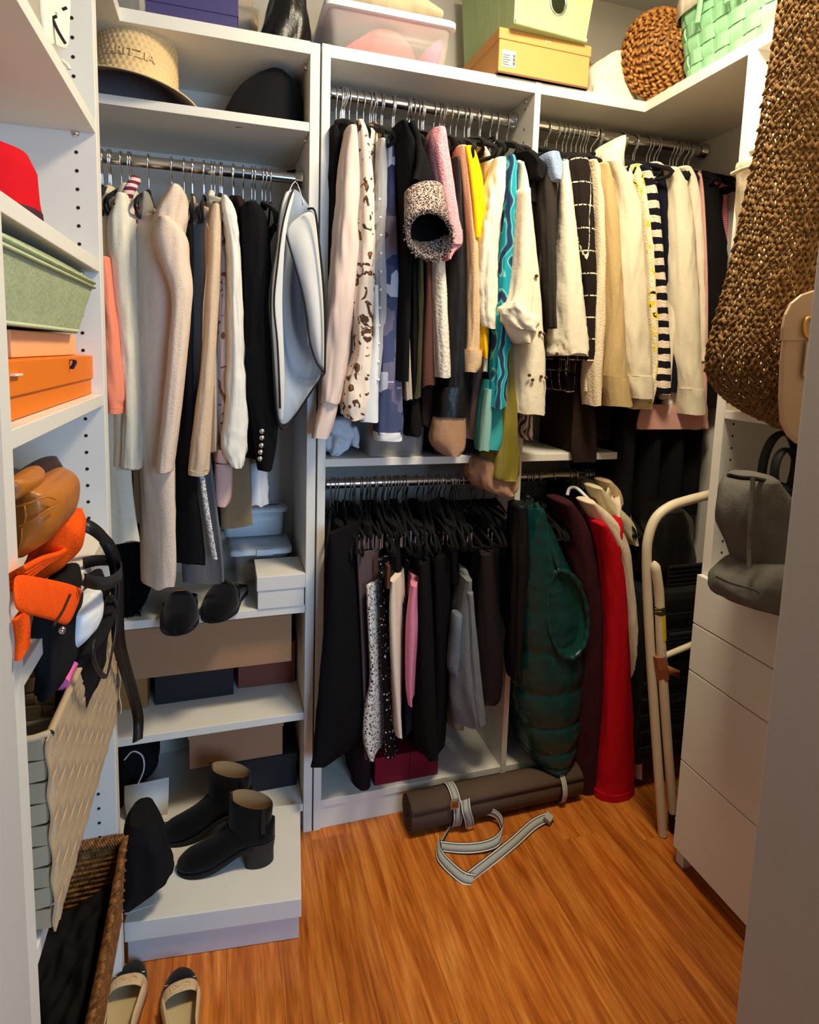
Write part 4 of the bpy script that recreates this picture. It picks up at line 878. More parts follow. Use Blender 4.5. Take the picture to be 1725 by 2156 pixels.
# --- top of the back units
def bin_thing(name, label, x0, x1, y0, y1, z0, h, taper, lidmat, bodymat='plastic_frost', lid=.02, rim=.012, group=None):
    t = thing(name, label, 'storage bin', ((x0+x1)/2, y0, z0), 0, group)
    def rr(x0, x1, y0, y1, z, r=.02):
        pts = []
        for cx, cy, a in ((x1-r, y1-r, 0), (x0+r, y1-r, 90), (x0+r, y0+r, 180), (x1-r, y0+r, 270)):
            for k in range(5):
                th = math.radians(a+k*22.5); pts.append((cx+r*math.cos(th), cy+r*math.sin(th), z))
        return pts
    mb = MB().loft([rr(x0+taper, x1-taper, y0+taper, y1-taper, z0+.001), rr(x0, x1, y0, y1, z0+h)], True, False)
    mb.build('bin_body', bodymat, t, solid=.002)
    if lid: MB().loft([rr(x0-rim, x1+rim, y0-rim, y1+rim, z0+h-lid*.5), rr(x0-rim, x1+rim, y0-rim, y1+rim, z0+h+lid*.3), rr(x0-rim*.4, x1+rim*.4, y0-rim*.4, y1+rim*.4, z0+h+lid*.6), rr(x0+.02, x1-.02, y0+.02, y1-.02, z0+h+lid*.6)]).build('lid', lidmat, t)
    return t
a, b = WY(306, 40, 1.80), WY(500, 60, 1.80)
t = box_thing('navy_box', 'navy blue lidded gift box above the straw hat', ((a.x+b.x)/2, 1.80, ZT), b.x-a.x, .24, .14, 0, 'navy_card', lid_h=.098)
a, b = WY(505, 40, 1.86), WY(546, 60, 1.86)
t = bin_thing('clear_bin', 'clear plastic bin of beige cloth right of the navy box', a.x-.09, b.x, 2.045, 2.13, ZT+.001, .2, .004, 'plastic_frost')
lump(MB_:=MB(), [(-20,430,530),(20,420,540),(60,440,538)], 2.055, .06, 20, 8, .1, 5, 3); MB_.build('contents', 'beige_cloth', t)
a = WY(264, 20, 1.80)
t = bin_thing('clear_bin', 'clear plastic tub with dark green contents at the left end of the top shelf', a.x-.05, a.x+.055, 1.79, 1.95, ZT+.001, .17, .004, 'plastic_frost')
MB().box(a.x-.04, 1.80, ZT+.004, a.x+.02, 1.93, ZT+.15).build('contents', 'green_dark', t, smooth=False, bevel=.01)
t = thing('black_garment_bag', 'shiny black garment bag slumped on the top shelf beside the post', 'garment bag', (.19, 1.86, ZT))
lump(MB_:=MB(), [(-60,578,640),(-20,572,652),(30,560,657),(70,546,658),(97,538,658)], 1.80, .2, 36, 18, .07, 9, 5); MB_.build('bag_body', 'black_leather', t)
# clear tub with pink cloth
a, b = WY(692, 60, 1.80), WY(952, 90, 1.80); zt_ = WY(825, 30, 1.80).z
t = bin_thing('pink_cloth_tub', 'clear plastic tub of pink cloth with a white lid above the middle bay', a.x, b.x, 1.80, 2.10, ZT+.001, zt_-ZT, .014, 'plastic_white', lid=.02)
lump(MB_:=MB(), [(66,770,870),(90,740,890),(125,700,900),(150,695,900)], 1.83, .2, 24, 9, .06, 4, 3); MB_.build('pink_cloth', 'pink_cloth', t)
lump(MB_:=MB(), [(84,915,940),(110,895,935),(140,890,930)], 1.83, .15, 20, 7, .06, 4, 6); MB_.build('magenta_cloth', 'magenta_cloth', t)
t = thing('beige_dust_bag', 'beige cloth dust bag lying on the lid of the pink cloth tub', 'dust bag', ((a.x+b.x)/2, 1.9, zt_+.014))
zc_ = zt_+.014
rg = []
for i in range(10):
    tt = i/9; w = .165*math.sin(PI*(.12+.76*tt))**.6; hh = .055*math.sin(PI*(.1+.8*tt))**.5
    rg.append([((a.x+b.x)/2-.005+(tt-.5)*.33, 1.93+.11*math.cos(2*PI*k/20)*(1+.04*math.sin(5*k+i)), zc_+hh+hh*math.sin(2*PI*k/20)*(1+.1*math.sin(3*k+2*i))) for k in range(20)])
MB().loft(rg).build('bag_body', 'oat_bag', t)
# tan shoe box on the top shelf edge
A, B = WZ(1049, 152, ZT+.001), WZ(1238, 188, ZT+.001)
rz = math.atan2(B.y-A.y, B.x-A.x); mid = (A+B)/2; w = (B-A).length
hbx = WY(1050, 58, A.y).z - ZT
t = box_thing('tan_shoe_box', 'tan lidded shoe box with a paper label at the front of the top shelf', (mid.x, mid.y, ZT+.001), w, .31, hbx, rz, 'kraft_box', lid_h=.030)
MB().box(-w/2-.0006, -.0006, 0, w/2+.0006, .31, .0055).build('box_bottom', 'kraft_edge', t, smooth=False, local=True)
lb_ = MB().box(-w/2+.010, -.0012, hbx*.15, -w/2+.056, -.0002, hbx*.53).build('paper_label', 'label_paper', t, smooth=False, local=True)
mb = MB()
for k in range(9): mb.box(-w/2+.046, -.0018, hbx*.2+k*.0035, -w/2+.054, -.0011, hbx*.2+k*.0035+(.0022 if k % 3 else .0012))
for k, (x, ww) in enumerate(((.013,.022),(.013,.018),(.013,.026),(.013,.02),(.013,.024))): mb.box(-w/2+x, -.0018, hbx*.2+k*.0065, -w/2+x+ww, -.0011, hbx*.2+k*.0065+.0016)
mb.build('print', 'ink', lb_, smooth=False, local=True)
lettering('lid_lettering', 'Joli', .013, t, 'foil_letters', (.004, -.0042, hbx-.014), shear=.2)
# sage fabric bin on the shoe box
A2 = WZ(1082, 50, ZT+hbx+.004); B2 = WZ(1232, 90, ZT+hbx+.004)
rz2 = math.atan2(B2.y-A2.y, B2.x-A2.x); w2 = (B2-A2).length; m2 = (A2+B2)/2
t = thing('sage_fabric_bin', 'sage green fabric bin with a metal ring handle on the tan shoe box', 'fabric bin', (m2.x, m2.y, ZT+hbx+.003), rz2)
H = .26; d2 = .33; f2 = .035
v = [(-w2/2,0,0),(w2/2,0,0),(w2/2-.01,d2,0),(-w2/2+.01,d2,0),(-w2/2-f2*.1,-f2*.2,H),(w2/2+f2,-f2*.2,H),(w2/2+f2,d2+.02,H),(-w2/2-f2*.1,d2+.02,H)]
# front with a round hole under the ring
hc = Vector((.018, -.003, .088)); hr = .027
outer = [(-w2/2,0,0),(-w2/6,0,0),(w2/6,0,0),(w2/2,0,0),(w2/2+f2*.5,-.0035,H/2),(w2/2+f2,-.007,H),(w2/6,-.007,H),(-w2/6,-.007,H),(-w2/2-.003,-.007,H),(-w2/2-.0015,-.0035,H/2)]
def near_ang(p): return math.atan2(p[2]-hc.z, p[0]-hc.x)
outer = sorted(outer, key=near_ang)
mb = MB(); n = len(outer)
inner = [(hc.x+hr*math.cos(near_ang(p)), -.0035, hc.z+hr*1.25*math.sin(near_ang(p))) for p in outer]
mb.add(outer+inner, [(i, (i+1) % n, n+(i+1) % n, n+i) for i in range(n)])
mb.add(v, [(1,2,6,5),(2,3,7,6),(3,0,4,7),(0,3,2,1)])
mb.build('bin_walls', 'sage_canvas', t, smooth=False, solid=.004, local=True)
MB().tube([(-w2/2,-.004,.004),(w2/2,-.004,.004)], .0075, 10).build('base_welt', 'sage_canvas', t, local=True)
MB().tube([(hc.x+hr*math.cos(2*PI*k/32), -.006, hc.z+hr*1.25*math.sin(2*PI*k/32)) for k in range(33)], .0042, 8, caps=False).build('ring_handle', 'chrome', t, local=True)
MB().tube([(-w2/2-.0005,-.003,.0),(-w2/2-.003,-.008,H)], .002, 6).build('corner_piping', 'sage_edge', t, local=True)
# white cloth pouch in the corner
t = thing('white_pouch', 'crumpled white cloth pouch between the tan shoe box and the wicker basket', 'pouch', WY(1305, 205, 1.82))
lump(MB_:=MB(), [(106,1296,1318),(130,1268,1330),(160,1258,1342),(185,1254,1352),(212,1252,1362)], 1.80, .12, 26, 14, .07, 5, 7, wr=.2, fz=16.); MB_.build('pouch_body', 'white_canvas', t)

# ------------------------------------------------------------------ woven things
S('hyacinth', (168,112,50), kind='rattan', col2=(206,152,86), col3=(120,72,28), rough=.6, scale=70, bump=.3, bscale=300)
S('seagrass', (150,120,70), kind='rattan', col2=(180,150,96), col3=(104,78,40), rough=.7, scale=70)
S('rattan_brown', (122,78,36), kind='rattan', col2=(164,112,58), col3=(72,42,18), rough=.55, scale=90)
S('mint_strip', (150,206,160), rough=.5, var=.08, bump=.1, scale=40); S('taupe_weave', (188,164,132), rough=.5, var=.12, bump=.15, scale=200, spec=.3)
def stitch_surface(mb, fn, nu, nv, ln, r, nrm, jit=.12, seed=1, skip=0., alt=True, closed_u=False):
    """fn(u,v)->point; braided stitches laid row by row"""
    rnd = random.Random(seed)
    for j in range(nv):
        for i in range(nu):
            if rnd.random() < skip: continue
            u = (i+.5*(j % 2))/nu if closed_u else (i+.5)/nu
            v = (j+.5)/nv
            p = Vector(fn(u, v)); pu = Vector(fn(u+.3/nu, v))-p; pv = Vector(fn(u, min(1, v+.3/nv)))-p
            if pu.length < 1e-7 or pv.length < 1e-7: continue
            pu.normalize(); pv.normalize(); nn = pu.cross(pv).normalized()
            s = 1 if (not alt or j % 2) else -1
            d = (pu*1.0+pv*(.75*s)+Vector((rnd.uniform(-jit,jit),)*3)).normalized()
            sd_ = nn.cross(d).normalized()
            mb.ell(p+nn*rnd.uniform(-.1,.25)*r, d*ln, sd_*r, nn*r, 6, 4)
    return mb
# hyacinth basket lying on its side in the corner
t = thing('hyacinth_basket', 'brown braided wicker basket leaning beside the mint green basket', 'basket', WY(1385, 212, 1.74))
cc = WY(1392, 118, 1.74); wu = (WY(1450,118,1.74)-WY(1330,118,1.74)).length/2
hv = (WY(1392,20,1.74)-WY(1392,215,1.74)).length/2
ax1 = Vector((.82,-.57,.1)).normalized(); ax2 = Vector((-.22,0,1)).normalized(); nrm = ax1.cross(ax2).normalized()
if nrm.y > 0: nrm = -nrm
def hyf(u, v):
    th = 2*PI*u; r = math.sin(v*PI/2*1.0)
    return cc + ax1*(wu*1.08*r*math.cos(th)) + ax2*(hv*r*math.sin(th)) + nrm*(.05*math.cos(v*PI/2))
mb = MB()
for j in range(15):
    v = (j+.6)/15; n_ = max(5, int(34*math.sin(v*PI/2)))
    for i in range(n_):
        u = (i+.5*(j%2))/n_; p = hyf(u, v); du = (hyf(u+.01, v)-p).normalized(); dv = (hyf(u, min(1,v+.01))-p); dv = dv.normalized() if dv.length > 1e-7 else ax2
        nn = du.cross(dv).normalized(); d = (du + dv*.6*(1 if j%2 else -1)).normalized(); sd_ = nn.cross(d)
        mb.ell(p, d*.0105, sd_*.0055, nn*.006, 6, 4)
mb.build('braided_side', 'hyacinth', t, kind='stuff')
MB().loft([[hyf(k/30, q)-nrm*.004 for k in range(30)] for q in (.02,.3,.6,.8,1.)], True, True).build('core', 'rattan_brown', t)
# round seagrass basket behind the shoe box
t = thing('seagrass_basket', 'small round seagrass basket peeking out behind the tan shoe box', 'basket', WY(1222, 190, 1.92))
cs = WY(1208, 140, 1.95)
def sgf(u, v): th = 2*PI*u; r = .068*(.82+.3*math.sin(PI*min(1, v*.9))); return Vector((cs.x+r*math.cos(th), cs.y+r*math.sin(th), ZT+.002+.15*v))
stitch_surface(MB_:=MB(), sgf, 40, 22, .0075, .0042, None, closed_u=True); MB_.build('braided_wall', 'seagrass', t, kind='stuff')
MB().lathe([(.05,.003),(.066,.07),(.055,.15)], 24, (cs.x, cs.y, ZT), None, True).build('core', 'rattan_brown', t)

def woven_box(t, c, hx_, hy_, z0, h, taper, nband, nst_x, nst_y, mat, bt=.003, r=.03, bandname='weave_band', amp=.0022):
    """over-under basket with rounded-rectangle plan: bands round, stakes up"""
    def plan(s, z):
        k = 1-taper*(1-(z-z0)/h); a, b = hx_*k, hy_*k
        per = [2*(a-r), PI/2*r, 2*(b-r), PI/2*r]*2; tot = sum(per); d = (s % 1)*tot
        segs = [((a,-(b-r)),(0,1),0),((a-r,b-r),0,1),(((a-r),b),(-1,0),0),((-(a-r),b-r),90,1),((-a,(b-r)),(0,-1),0),((-(a-r),-(b-r)),180,1),((-(a-r),-b),(1,0),0),((a-r,-(b-r)),270,1)]
        lens = [2*(b-r),PI/2*r,2*(a-r),PI/2*r,2*(b-r),PI/2*r,2*(a-r),PI/2*r]
        tot = sum(lens); d = (s % 1)*tot
        for (p, dr, cv), L_ in zip(segs, lens):
            if d <= L_ or L_ is lens[-1]:
                if not cv: q = (p[0]+dr[0]*d, p[1]+dr[1]*d); n = (dr[1], -dr[0])
                else:
                    th = math.radians(dr)+d/r; q = (p[0]+r*math.cos(th), p[1]+r*math.sin(th)); n = (math.cos(th), math.sin(th))
                return Vector((c[0]+q[0], c[1]+q[1], z)), Vector((n[0], n[1], 0))
            d -= L_
        return Vector((c[0]+a, c[1], z)), Vector((1,0,0))
    nst = 2*(nst_x+nst_y); bh = h/nband
    for j in range(nband):
        rings = []
        ns = nst*4
        for k in range(ns):
            s = k/ns; w = math.cos(PI*(s*nst)+PI*j)*amp
            zc = z0+bh*(j+.5); p0, n = plan(s, zc-bh*.46); p1, _ = plan(s, zc+bh*.46)
            rings.append([p0+n*(w-bt/2), p1+n*(w-bt/2), p1+n*(w+bt/2), p0+n*(w+bt/2)])
        rings.append(rings[0])
        MB().loft(rings, False, False).build(bandname, mat, t, smooth=False)
    for k in range(nst):
        s = k/nst; P = []; Wd = []
        for q in range(nband*4+1):
            z = z0+h*q/(nband*4); p, n = plan(s, z); w = -math.cos(PI*(s*nst)+PI*(q/4-.5))*amp
            p2, _ = plan(s+.36/nst, z); P.append(p+n*w); Wd.append((p2-p))
        MB().ribbon(P, Wd, bt).build('weave_stake', mat, t, smooth=False)
    return plan
# mint woven basket on the right top shelf
yb0, yb1 = WX(1655, 70, 1.36).y, WX(1412, 182, 1.36).y
hb_ = .25
t = thing('mint_woven_basket', 'mint green wide strip woven basket with cream liner on the top right shelf', 'basket', (1.46, (yb0+yb1)/2, ZT))
cb = (1.465, (yb0+yb1)/2-.02)
plan = woven_box(t, cb, .125, (yb1-yb0)/2+.03, ZT+.003, hb_, .16, 6, 4, 7, 'mint_strip', bt=.005, r=.09, amp=.0045)
rg = [[plan(k/60, ZT+hb_)[0]+plan(k/60, ZT+hb_)[1]*d+Vector((0,0,z)) for k in range(60)] for d, z in ((-.008,.02),(.008,.02),(.012,-.0),(.012,-.05))]
MB().loft(rg, False, False).build('liner', 'white_canvas', t, solid=.003)
for s0, s1 in ((.545,.63),(.66,.72)):
    pts = []
    for q in range(13):
        u = q/12; p, n = plan(s0+(s1-s0)*u, ZT+hb_); pts.append(tuple(p+n*.016+Vector((0,0,-.11+.19*math.sin(PI*u)**.6))))
    MB().tube(pts, .011, 10, flat=.45).build('handle', 'mint_strip', t)
# ================================================================== hats
S('straw', (232,200,146), rough=.8, var=.16, bump=.4, scale=300); S('brim_lining', (142,126,128), rough=.7, var=.1); S('felt_black', (26,25,27), rough=.95, spec=.05, sheen=.05, bump=.2, scale=300); S('felt_red', (206,20,34), rough=.85, spec=.1, var=.2, bump=.25, scale=120); S('hatband', (58,18,40), rough=.6)
HZ = 2.15
c = WY(288, 150, 1.86); cb_ = Vector((c.x, 1.90, HZ))
t = thing('straw_bucket_hat', 'straw bucket hat with raised lettering on the hat shelf', 'hat', cb_)
RH = .082; z1 = HZ+.034
prof = [(.0005,.172),(.040,.172),(.074,.168),(.090,.158),(.096,.142),(.099,.10),(.104,.05),(.108,.0)]
tilt = Matrix.Rotation(math.radians(-6), 3, 'X') @ Matrix.Rotation(math.radians(5), 3, 'Y')
base = Vector((WY(287,170,1.9).x, 1.875, HZ+.052))
def hatpt(r, z, th): return base + tilt @ Vector((r*math.cos(th), r*math.sin(th), z))
nT = 168
# crochet relief: ribs round the crown
rings = []
for i in range(100):
    q = i/99*(len(prof)-1); k = min(int(q), len(prof)-2); u = q-k
    r = prof[k][0]*(1-u)+prof[k+1][0]*u; z = prof[k][1]*(1-u)+prof[k+1][1]*u
    rings.append([hatpt(r+ (.0013*(math.sin(2*PI*i/4.)+math.sin(th_*42+PI*(i//4%2))) if r > .02 else 0), z, th_) for th_ in [2*PI*j/nT for j in range(nT)]])
MB().loft(rings, True, False).build('crown', 'straw', t)
bro = [(.106,.002),(.120,-.004),(.145,-.016),(.170,-.030),(.171,-.032)]
br = MB().loft([[hatpt(r, z, 2*PI*j/64) for j in range(64)] for r, z in bro], False, False).build('brim', 'straw', t)
bru = [(.171,-.032),(.145,-.020),(.120,-.009),(.104,-.003),(.10,.03),(.0005,.06)]
MB().loft([[hatpt(r, z-.001, 2*PI*j/64) for j in range(64)] for r, z in bru], False, False).build('brim_lining', 'brim_lining', br)
pr = MB().loft([[hatpt(.171+.002*math.cos(2*PI*k/8), -.031+.002*math.sin(2*PI*k/8), 2*PI*j/64) for k in range(8)] for j in range(65)], False, False).build('brim_edge', 'straw', br)
dirc = math.atan2(-base.y, 0-base.x+.0)
def bend(co):
    th = dirc - .12 + co.x/.1; r = .1055+co.z*1.0 - co.y*.09
    p = hatpt(r, .048+co.y, th); return p - cb_
lettering('raised_lettering', 'ARITZIA', .030, t, 'straw', None, ext=.0032, fn=bend)
# black felt hat
p = WY(560, 240, 1.90)
t = thing('black_felt_hat', 'black felt hat lying on the right of the hat shelf', 'hat', (p.x, 1.93, HZ))
lump(MB_:=MB(), [(143,545,622),(150,522,638),(172,496,650),(205,476,654),(235,462,655),(262,455,655)], 1.83, .26, 40, 16, .012, 3, 2, .98, wr=.02); MB_.build('crown', 'felt_black', t)
pxtube([(455,256,1.86),(500,262,1.81),(570,258,1.80),(630,262,1.82),(652,272,1.86)], .008, 8).build('brim_edge', 'felt_black', t)

# ================================================================== left tower contents
F('white_tassel_cloth', (232,224,208), 'crinkle', .4, 60); S('navy_print', (44,38,48), rough=.9); S('olive_strap', (90,50,40), rough=.6)
# white embroidered cloth on the upper shelf
zs1 = 1.967
t = thing('embroidered_cloth', 'white fringed cloth with dark strokes on the highest left shelf', 'cloth', (-.32, 1.33, zs1))
X_ = -.40
sh = [[(82,-60,1.30),(96,-60,1.31),(112,-60,1.33),(130,-60,1.35),(152,-60,1.36)],[(80,0,1.30),(95,0,1.305),(108,0,1.33),(128,0,1.35),(150,0,1.36)],[(84,40,1.30),(98,40,1.305),(112,45,1.33),(130,50,1.35),(148,45,1.36)],[(88,70,1.30),(100,80,1.30),(110,88,1.33),(130,90,1.35),(146,92,1.36)],[(92,92,1.30),(102,92,1.30),(110,92,1.33),(128,102,1.35),(142,104,1.36)]]
sheet(sh, 'cloth_body', 'white_tassel_cloth', t, .004, 2)
for pts in ([(110,38,1.325),(122,65,1.325),(138,92,1.33)],[(109,38,1.325),(120,34,1.325)],[(131,20,1.33),(141,16,1.33)]):
    pxtube(pts, .0028, 6).build('stroke', 'navy_print', t)
pxtube([(130,128,1.34),(142,138,1.34),(146,146,1.34)], .004, 6).build('drawstring', 'white_tassel_cloth', t)
# red felt hat
z2 = 1.695
t = thing('red_felt_hat', 'red felt hat with a dark band on the left shelf', 'hat', (-.44, 1.08, z2))
c = WX(-62, 400, -.37); c = Vector((-.37, c.y, z2+.002))
MB().lathe([(.0005,.13),(.05,.132),(.078,.122),(.09,.095),(.092,.05),(.1,.0)], 40, c).build('crown', 'felt_red', t)
MB().lathe([(.0955,.006),(.0975,.012),(.0955,.034),(.094,.036)], 40, c).build('hat_band', 'hatband', t)
# sage felt bin, peach box, orange box
z3 = 1.421
a, b = WX(12, 890, -.262), WX(193, 828, -.262)
t = box_thing('orange_box', 'bright orange lidded box at the bottom of the left stack', (-.262, (a.y+b.y)/2, z3+.001), b.y-a.y, .26, .078, PI/2, 'orange_card', lid_h=.046, over=.004)
a2, b2 = WX(40, 780, -.285), WX(163, 740, -.285)
t = box_thing('peach_box', 'small peach box with a navy ribbon between the sage bin and orange box', (-.285, (a2.y+b2.y)/2-.02, z3+.081), .40, .2, .042, PI/2, 'peach_card', lid_h=0)
strap(t, 'ribbon', 'ribbon_navy', [WX(110,778,-.275),WX(112,760,-.272),WX(124,761,-.268),WX(139,775,-.268)], (.005,.004,0), .0015)
t = thing('sage_felt_bin', 'sage green felt bin on top of the peach and orange boxes', 'fabric bin', (-.30, 1.05, z3+.124))
zb_, zt2 = z3+.125, z3+.243
yb_a, yb_b, yt_a, yt_b = WX(0,748,-.27).y, WX(163,742,-.27).y, WX(0,520,-.25).y, WX(197,592,-.25).y
yb_a -= .06; yt_a -= .06
def quadring(x0, x1, y0, y1, z, n=6, bow=.004):
    pts = []
    for (p, q) in (((x1,y0),(x1,y1)),((x1,y1),(x0,y1)),((x0,y1),(x0,y0)),((x0,y0),(x1,y0))):
        for k in range(n):
            u = k/n; pts.append((p[0]+(q[0]-p[0])*u, p[1]+(q[1]-p[1])*u, z+bow*math.sin(PI*u)))
    return pts
zt2 = WX(197,592,-.25).z
R = [quadring(-.50+.02*(1-u), -.27+.02*u, yb_a+(yt_a-yb_a)*u, yb_b+(yt_b-yb_b)*u, zb_+(zt2-zb_)*u) for u in (0,.25,.5,.75,1)]
MB().loft(R, True, False).build('bin_body', 'sage_felt', t, smooth=False, solid=.004)
for dz, rr_ in ((-.004,.0035),(-.013,.003)):
    MB().tube([(-.25+.0015, yt_a, zt2+dz), (-.25+.0015, yt_b, zt2+dz), (-.48, yt_b, zt2+dz)], rr_, 8).build('rim_binding', 'sage_edge', t)
MB().tube([(-.269, yb_a, zb_+.003), (-.269, yb_b, zb_+.003)], .0035, 8).build('base_binding', 'sage_edge', t)
t = thing('pink_clutch', 'magenta cloth clutch tucked above the sage felt bin', 'clutch', (-.40, .98, zt2-.03))
MB().ell((-.40, .90, zt2-.005), (0,.10,0), (.05,0,0), (0,0,.03), 14, 8).build('clutch_body', 'magenta_cloth', t)
t = thing('white_card', 'white card sticking out beside the orange box', 'card', WX(25,790,-.265))
MB().obox(WX(22,789,-.262)+Vector((0,.0,.0)), (.010,0,0), (0,.016,0), (0,0,.0012)).build('card_sheet', 'white_card', t, smooth=False)

# shelf at 1.122: cap, brown bag, orange scarf, belts
z4 = 1.123
S('leather_tan', (176,104,34), rough=.36, spec=.5, var=.12, bump=.25, scale=90); S('leather_dark', (44,20,16), rough=.45, spec=.4); S('leather_blk', (24,22,21), rough=.42, spec=.45, bump=.05, scale=200)
F('orange_felt', (240,84,16), 'felt', .35, 260); F('cap_cloth', (196,182,160), 'plain', .3, 90); F('black_jersey', (26,25,26), 'crinkle', .35, 40); F('grey_cap', (150,140,128), 'plain', .3, 90)
t = thing('baseball_cap', 'beige cap hanging upside down on a pile at the back of the left shelf', 'cap', WX(45,1000,-.42))
cc = WX(38, 968, -.42)
MB().lathe([(.0005,-.045),(.03,-.04),(.048,-.02),(.053,.0),(.054,.016),(.050,.016),(.047,-.01),(.03,-.03)], 32, cc, (.15,-.1,1)).build('crown', 'cap_cloth', t)
MB().tube([cc+Vector((-.02,-.05,-.055)), cc+Vector((.03,-.03,-.052)), cc+Vector((.035,.03,-.05))], .009, 8, flat=.4).build('strap', 'grey_cap', t)
t = thing('black_leather_bag', 'dark leather bag strap arched behind the tan quilted bag', 'bag', WX(60,1050,-.36))
strap(t, 'strap', 'leather_dark', [WX(8,1000,-.36), WX(50,1012,-.37), WX(85,1032,-.38), WX(118,1062,-.38), WX(138,1085,-.38)], (0,.012,.014), .004)
lump(MB_:=MB(), [(1010,8,60),(1050,4,90),(1120,4,110)], .98, .2, 20, 8, .05, 4, 3); MB_.build('bag_body', 'leather_dark', t)
t = thing('tan_quilted_bag', 'tan quilted leather bag on the left shelf above the orange scarf', 'handbag', WX(70,1170,-.30))
lump(MB_:=MB(), [(1036,40,80),(1044,20,108),(1062,8,122),(1088,4,126),(1110,4,124),(1132,4,114),(1155,4,92),(1176,4,56)], .86, .17, 34, 22, .035, 6, 4, .85); MB_.build('bag_body', 'leather_tan', t)
lump(MB_:=MB(), [(1012,10,44),(1022,2,60),(1034,2,62),(1048,2,54),(1058,2,36)], .84, .1, 26, 12, .02, 4, 5, .85); MB_.build('flap', 'leather_tan', t)
for pts in ([(30,1068,.852),(60,1060,.845),(96,1046,.858),(118,1052,.87)],[(40,1108,.85),(70,1096,.845),(100,1074,.855),(120,1066,.87)],[(46,1110,.85),(44,1140,.852),(34,1168,.862)],[(50,1060,.85),(54,1085,.847),(50,1106,.85)]):
    pxtube(pts, .0012, 6).build('quilt_seam', 'leather_tan', t)
MB().ell(WX(128,1082,-.3), (0,.006,0), (.005,0,0), (0,0,.009), 8, 6).build('charm', 'leather_dark', t)
# orange scarf: stacked folds and a hanging end
t = thing('orange_felt_scarf', 'folded orange felt scarf spilling over the left shelf edge', 'scarf', WX(90,1200,-.25))
lump(MB_:=MB(), [(1106,118,150),(1130,84,162),(1165,52,158),(1200,34,140),(1222,34,100)], .96, .10, 26, 12, .06, 5, 4, wr=.1); MB_.build('folded_stack', 'orange_felt', t)
for k in range(4):
    o_ = 10*k
    pts = [WX(28, 1236-o_*.9, -.232), WX(70, 1202-o_*.5, -.230), WX(112, 1176-o_*.1, -.230), WX(146-o_*.1, 1152+o_*.15-6, -.232), WX(163-o_*.28, 1128+o_*.25, -.24), WX(154-o_*.3, 1112+o_*.3, -.27), WX(128-o_*.3, 1102+o_*.45, -.31)]
    strap(t, 'fold', 'orange_felt', pts, [Vector((.011,.002,.006))]*37, .007)
g = [[WX(26,1205,-.210),WX(60,1210,-.208),WX(110,1219,-.206),WX(150,1228,-.205),WX(178,1240,-.204)],[WX(28,1245,-.204),WX(60,1250,-.202),WX(105,1262,-.200),WX(138,1270,-.200),WX(162,1278,-.200)],[WX(30,1288,-.202),WX(60,1296,-.200),WX(95,1304,-.198),WX(122,1312,-.198),WX(144,1324,-.199)]]
fl_ = MB().grid(g).build('scarf_end', 'orange_felt', t, solid=.007, sub=2)
MB().tube([WX(148,1252,-.1965), WX(133,1285,-.1945), WX(113,1318,-.1935)], .0016, 6).build('stitch_line', 'leather_dark', fl_)
for x, y in ((172,1240),(131,1327)): MB().ell(WX(x,y,-.193), (.004,0,0), (0,.005,0), (0,0,.005), 10, 6).build('snap', 'chrome', fl_)
strap(t, 'tail', 'orange_felt', [WX(42,1292,-.203), WX(48,1330,-.203), WX(47,1376,-.203)], (0,.016,0), .006)
# belts
t = thing('black_belt', 'black leather belt arching over the shelf edge and hanging past the box shelf', 'belt', WX(250,1300,-.22))
strap(t, 'belt_strap', 'leather_blk', [WX(112,1108,-.30),WX(150,1100,-.27),WX(185,1108,-.24),WX(215,1130,-.22),WX(236,1165,-.205),WX(246,1210,-.20),WX(247,1280,-.20),WX(250,1350,-.20),WX(262,1400,-.20),WX(278,1455,-.20),WX(291,1510,-.20),WX(290,1560,-.20)], [Vector((.002,.008,.009))]*20+[Vector((.011,.004,.002))]*47, .003)
t = thing('looped_belt', 'black looped leather belt beside the orange scarf end', 'belt', WX(215,1230,-.22))
lp = [WX(176,1186,-.24),WX(205,1180,-.225),WX(235,1182,-.21),WX(254,1196,-.19),WX(252,1212,-.178),WX(232,1226,-.175),WX(205,1228,-.18),WX(180,1222,-.19)]
strap(t, 'belt_strap', 'leather_blk', lp, [Vector((0,.0,.0105))]*43, .003)
strap(t, 'belt_tail', 'leather_blk', [WX(250,1215,-.185),WX(248,1260,-.19),WX(243,1330,-.19),WX(233,1390,-.19),WX(224,1424,-.19),WX(208,1412,-.19),WX(196,1380,-.19),WX(198,1350,-.19)], (0,.007,.0), .003)
strap(t, 'keeper', 'leather_blk', [WX(214,1280,-.205),WX(222,1262,-.195),WX(236,1258,-.188),WX(246,1275,-.185)], (0,.004,.003), .003)
# black and white clothes spilling from the taupe basket
t = thing('black_leather_tote', 'black leather tote lying behind the orange scarf end', 'tote bag', WX(180,1300,-.24))
g = [[WX(150,1196,-0.310),WX(175,1190,-0.275),WX(192,1200,-0.265)],[WX(140,1225,-0.280),WX(185,1232,-0.255),WX(202,1238,-0.250)],[WX(160,1260,-0.260),WX(195,1272,-0.245),WX(212,1280,-0.242)],[WX(150,1300,-0.260),WX(190,1312,-0.242),WX(224,1316,-0.240)],[WX(150,1330,-0.260),WX(190,1345,-0.242),WX(205,1350,-0.242)]]
MB().grid(g).build('tote_body', 'leather_blk', t, solid=.008, sub=2)
t = thing('white_knit_top', 'white cloth bundled under the orange scarf end', 'top', WX(165,1380,-.24))
lump(MB_:=MB(), [(1298,140,186),(1312,124,196),(1335,118,197),(1358,118,188),(1382,118,150)], .97, .12, 26, 12, .05, 4, 2); MB_.build('cloth_body', 'white_cotton', t)
t = thing('black_jersey_pile', 'black jersey clothes draped over the shelf edge into the taupe basket', 'clothes', WX(90,1450,-.28))
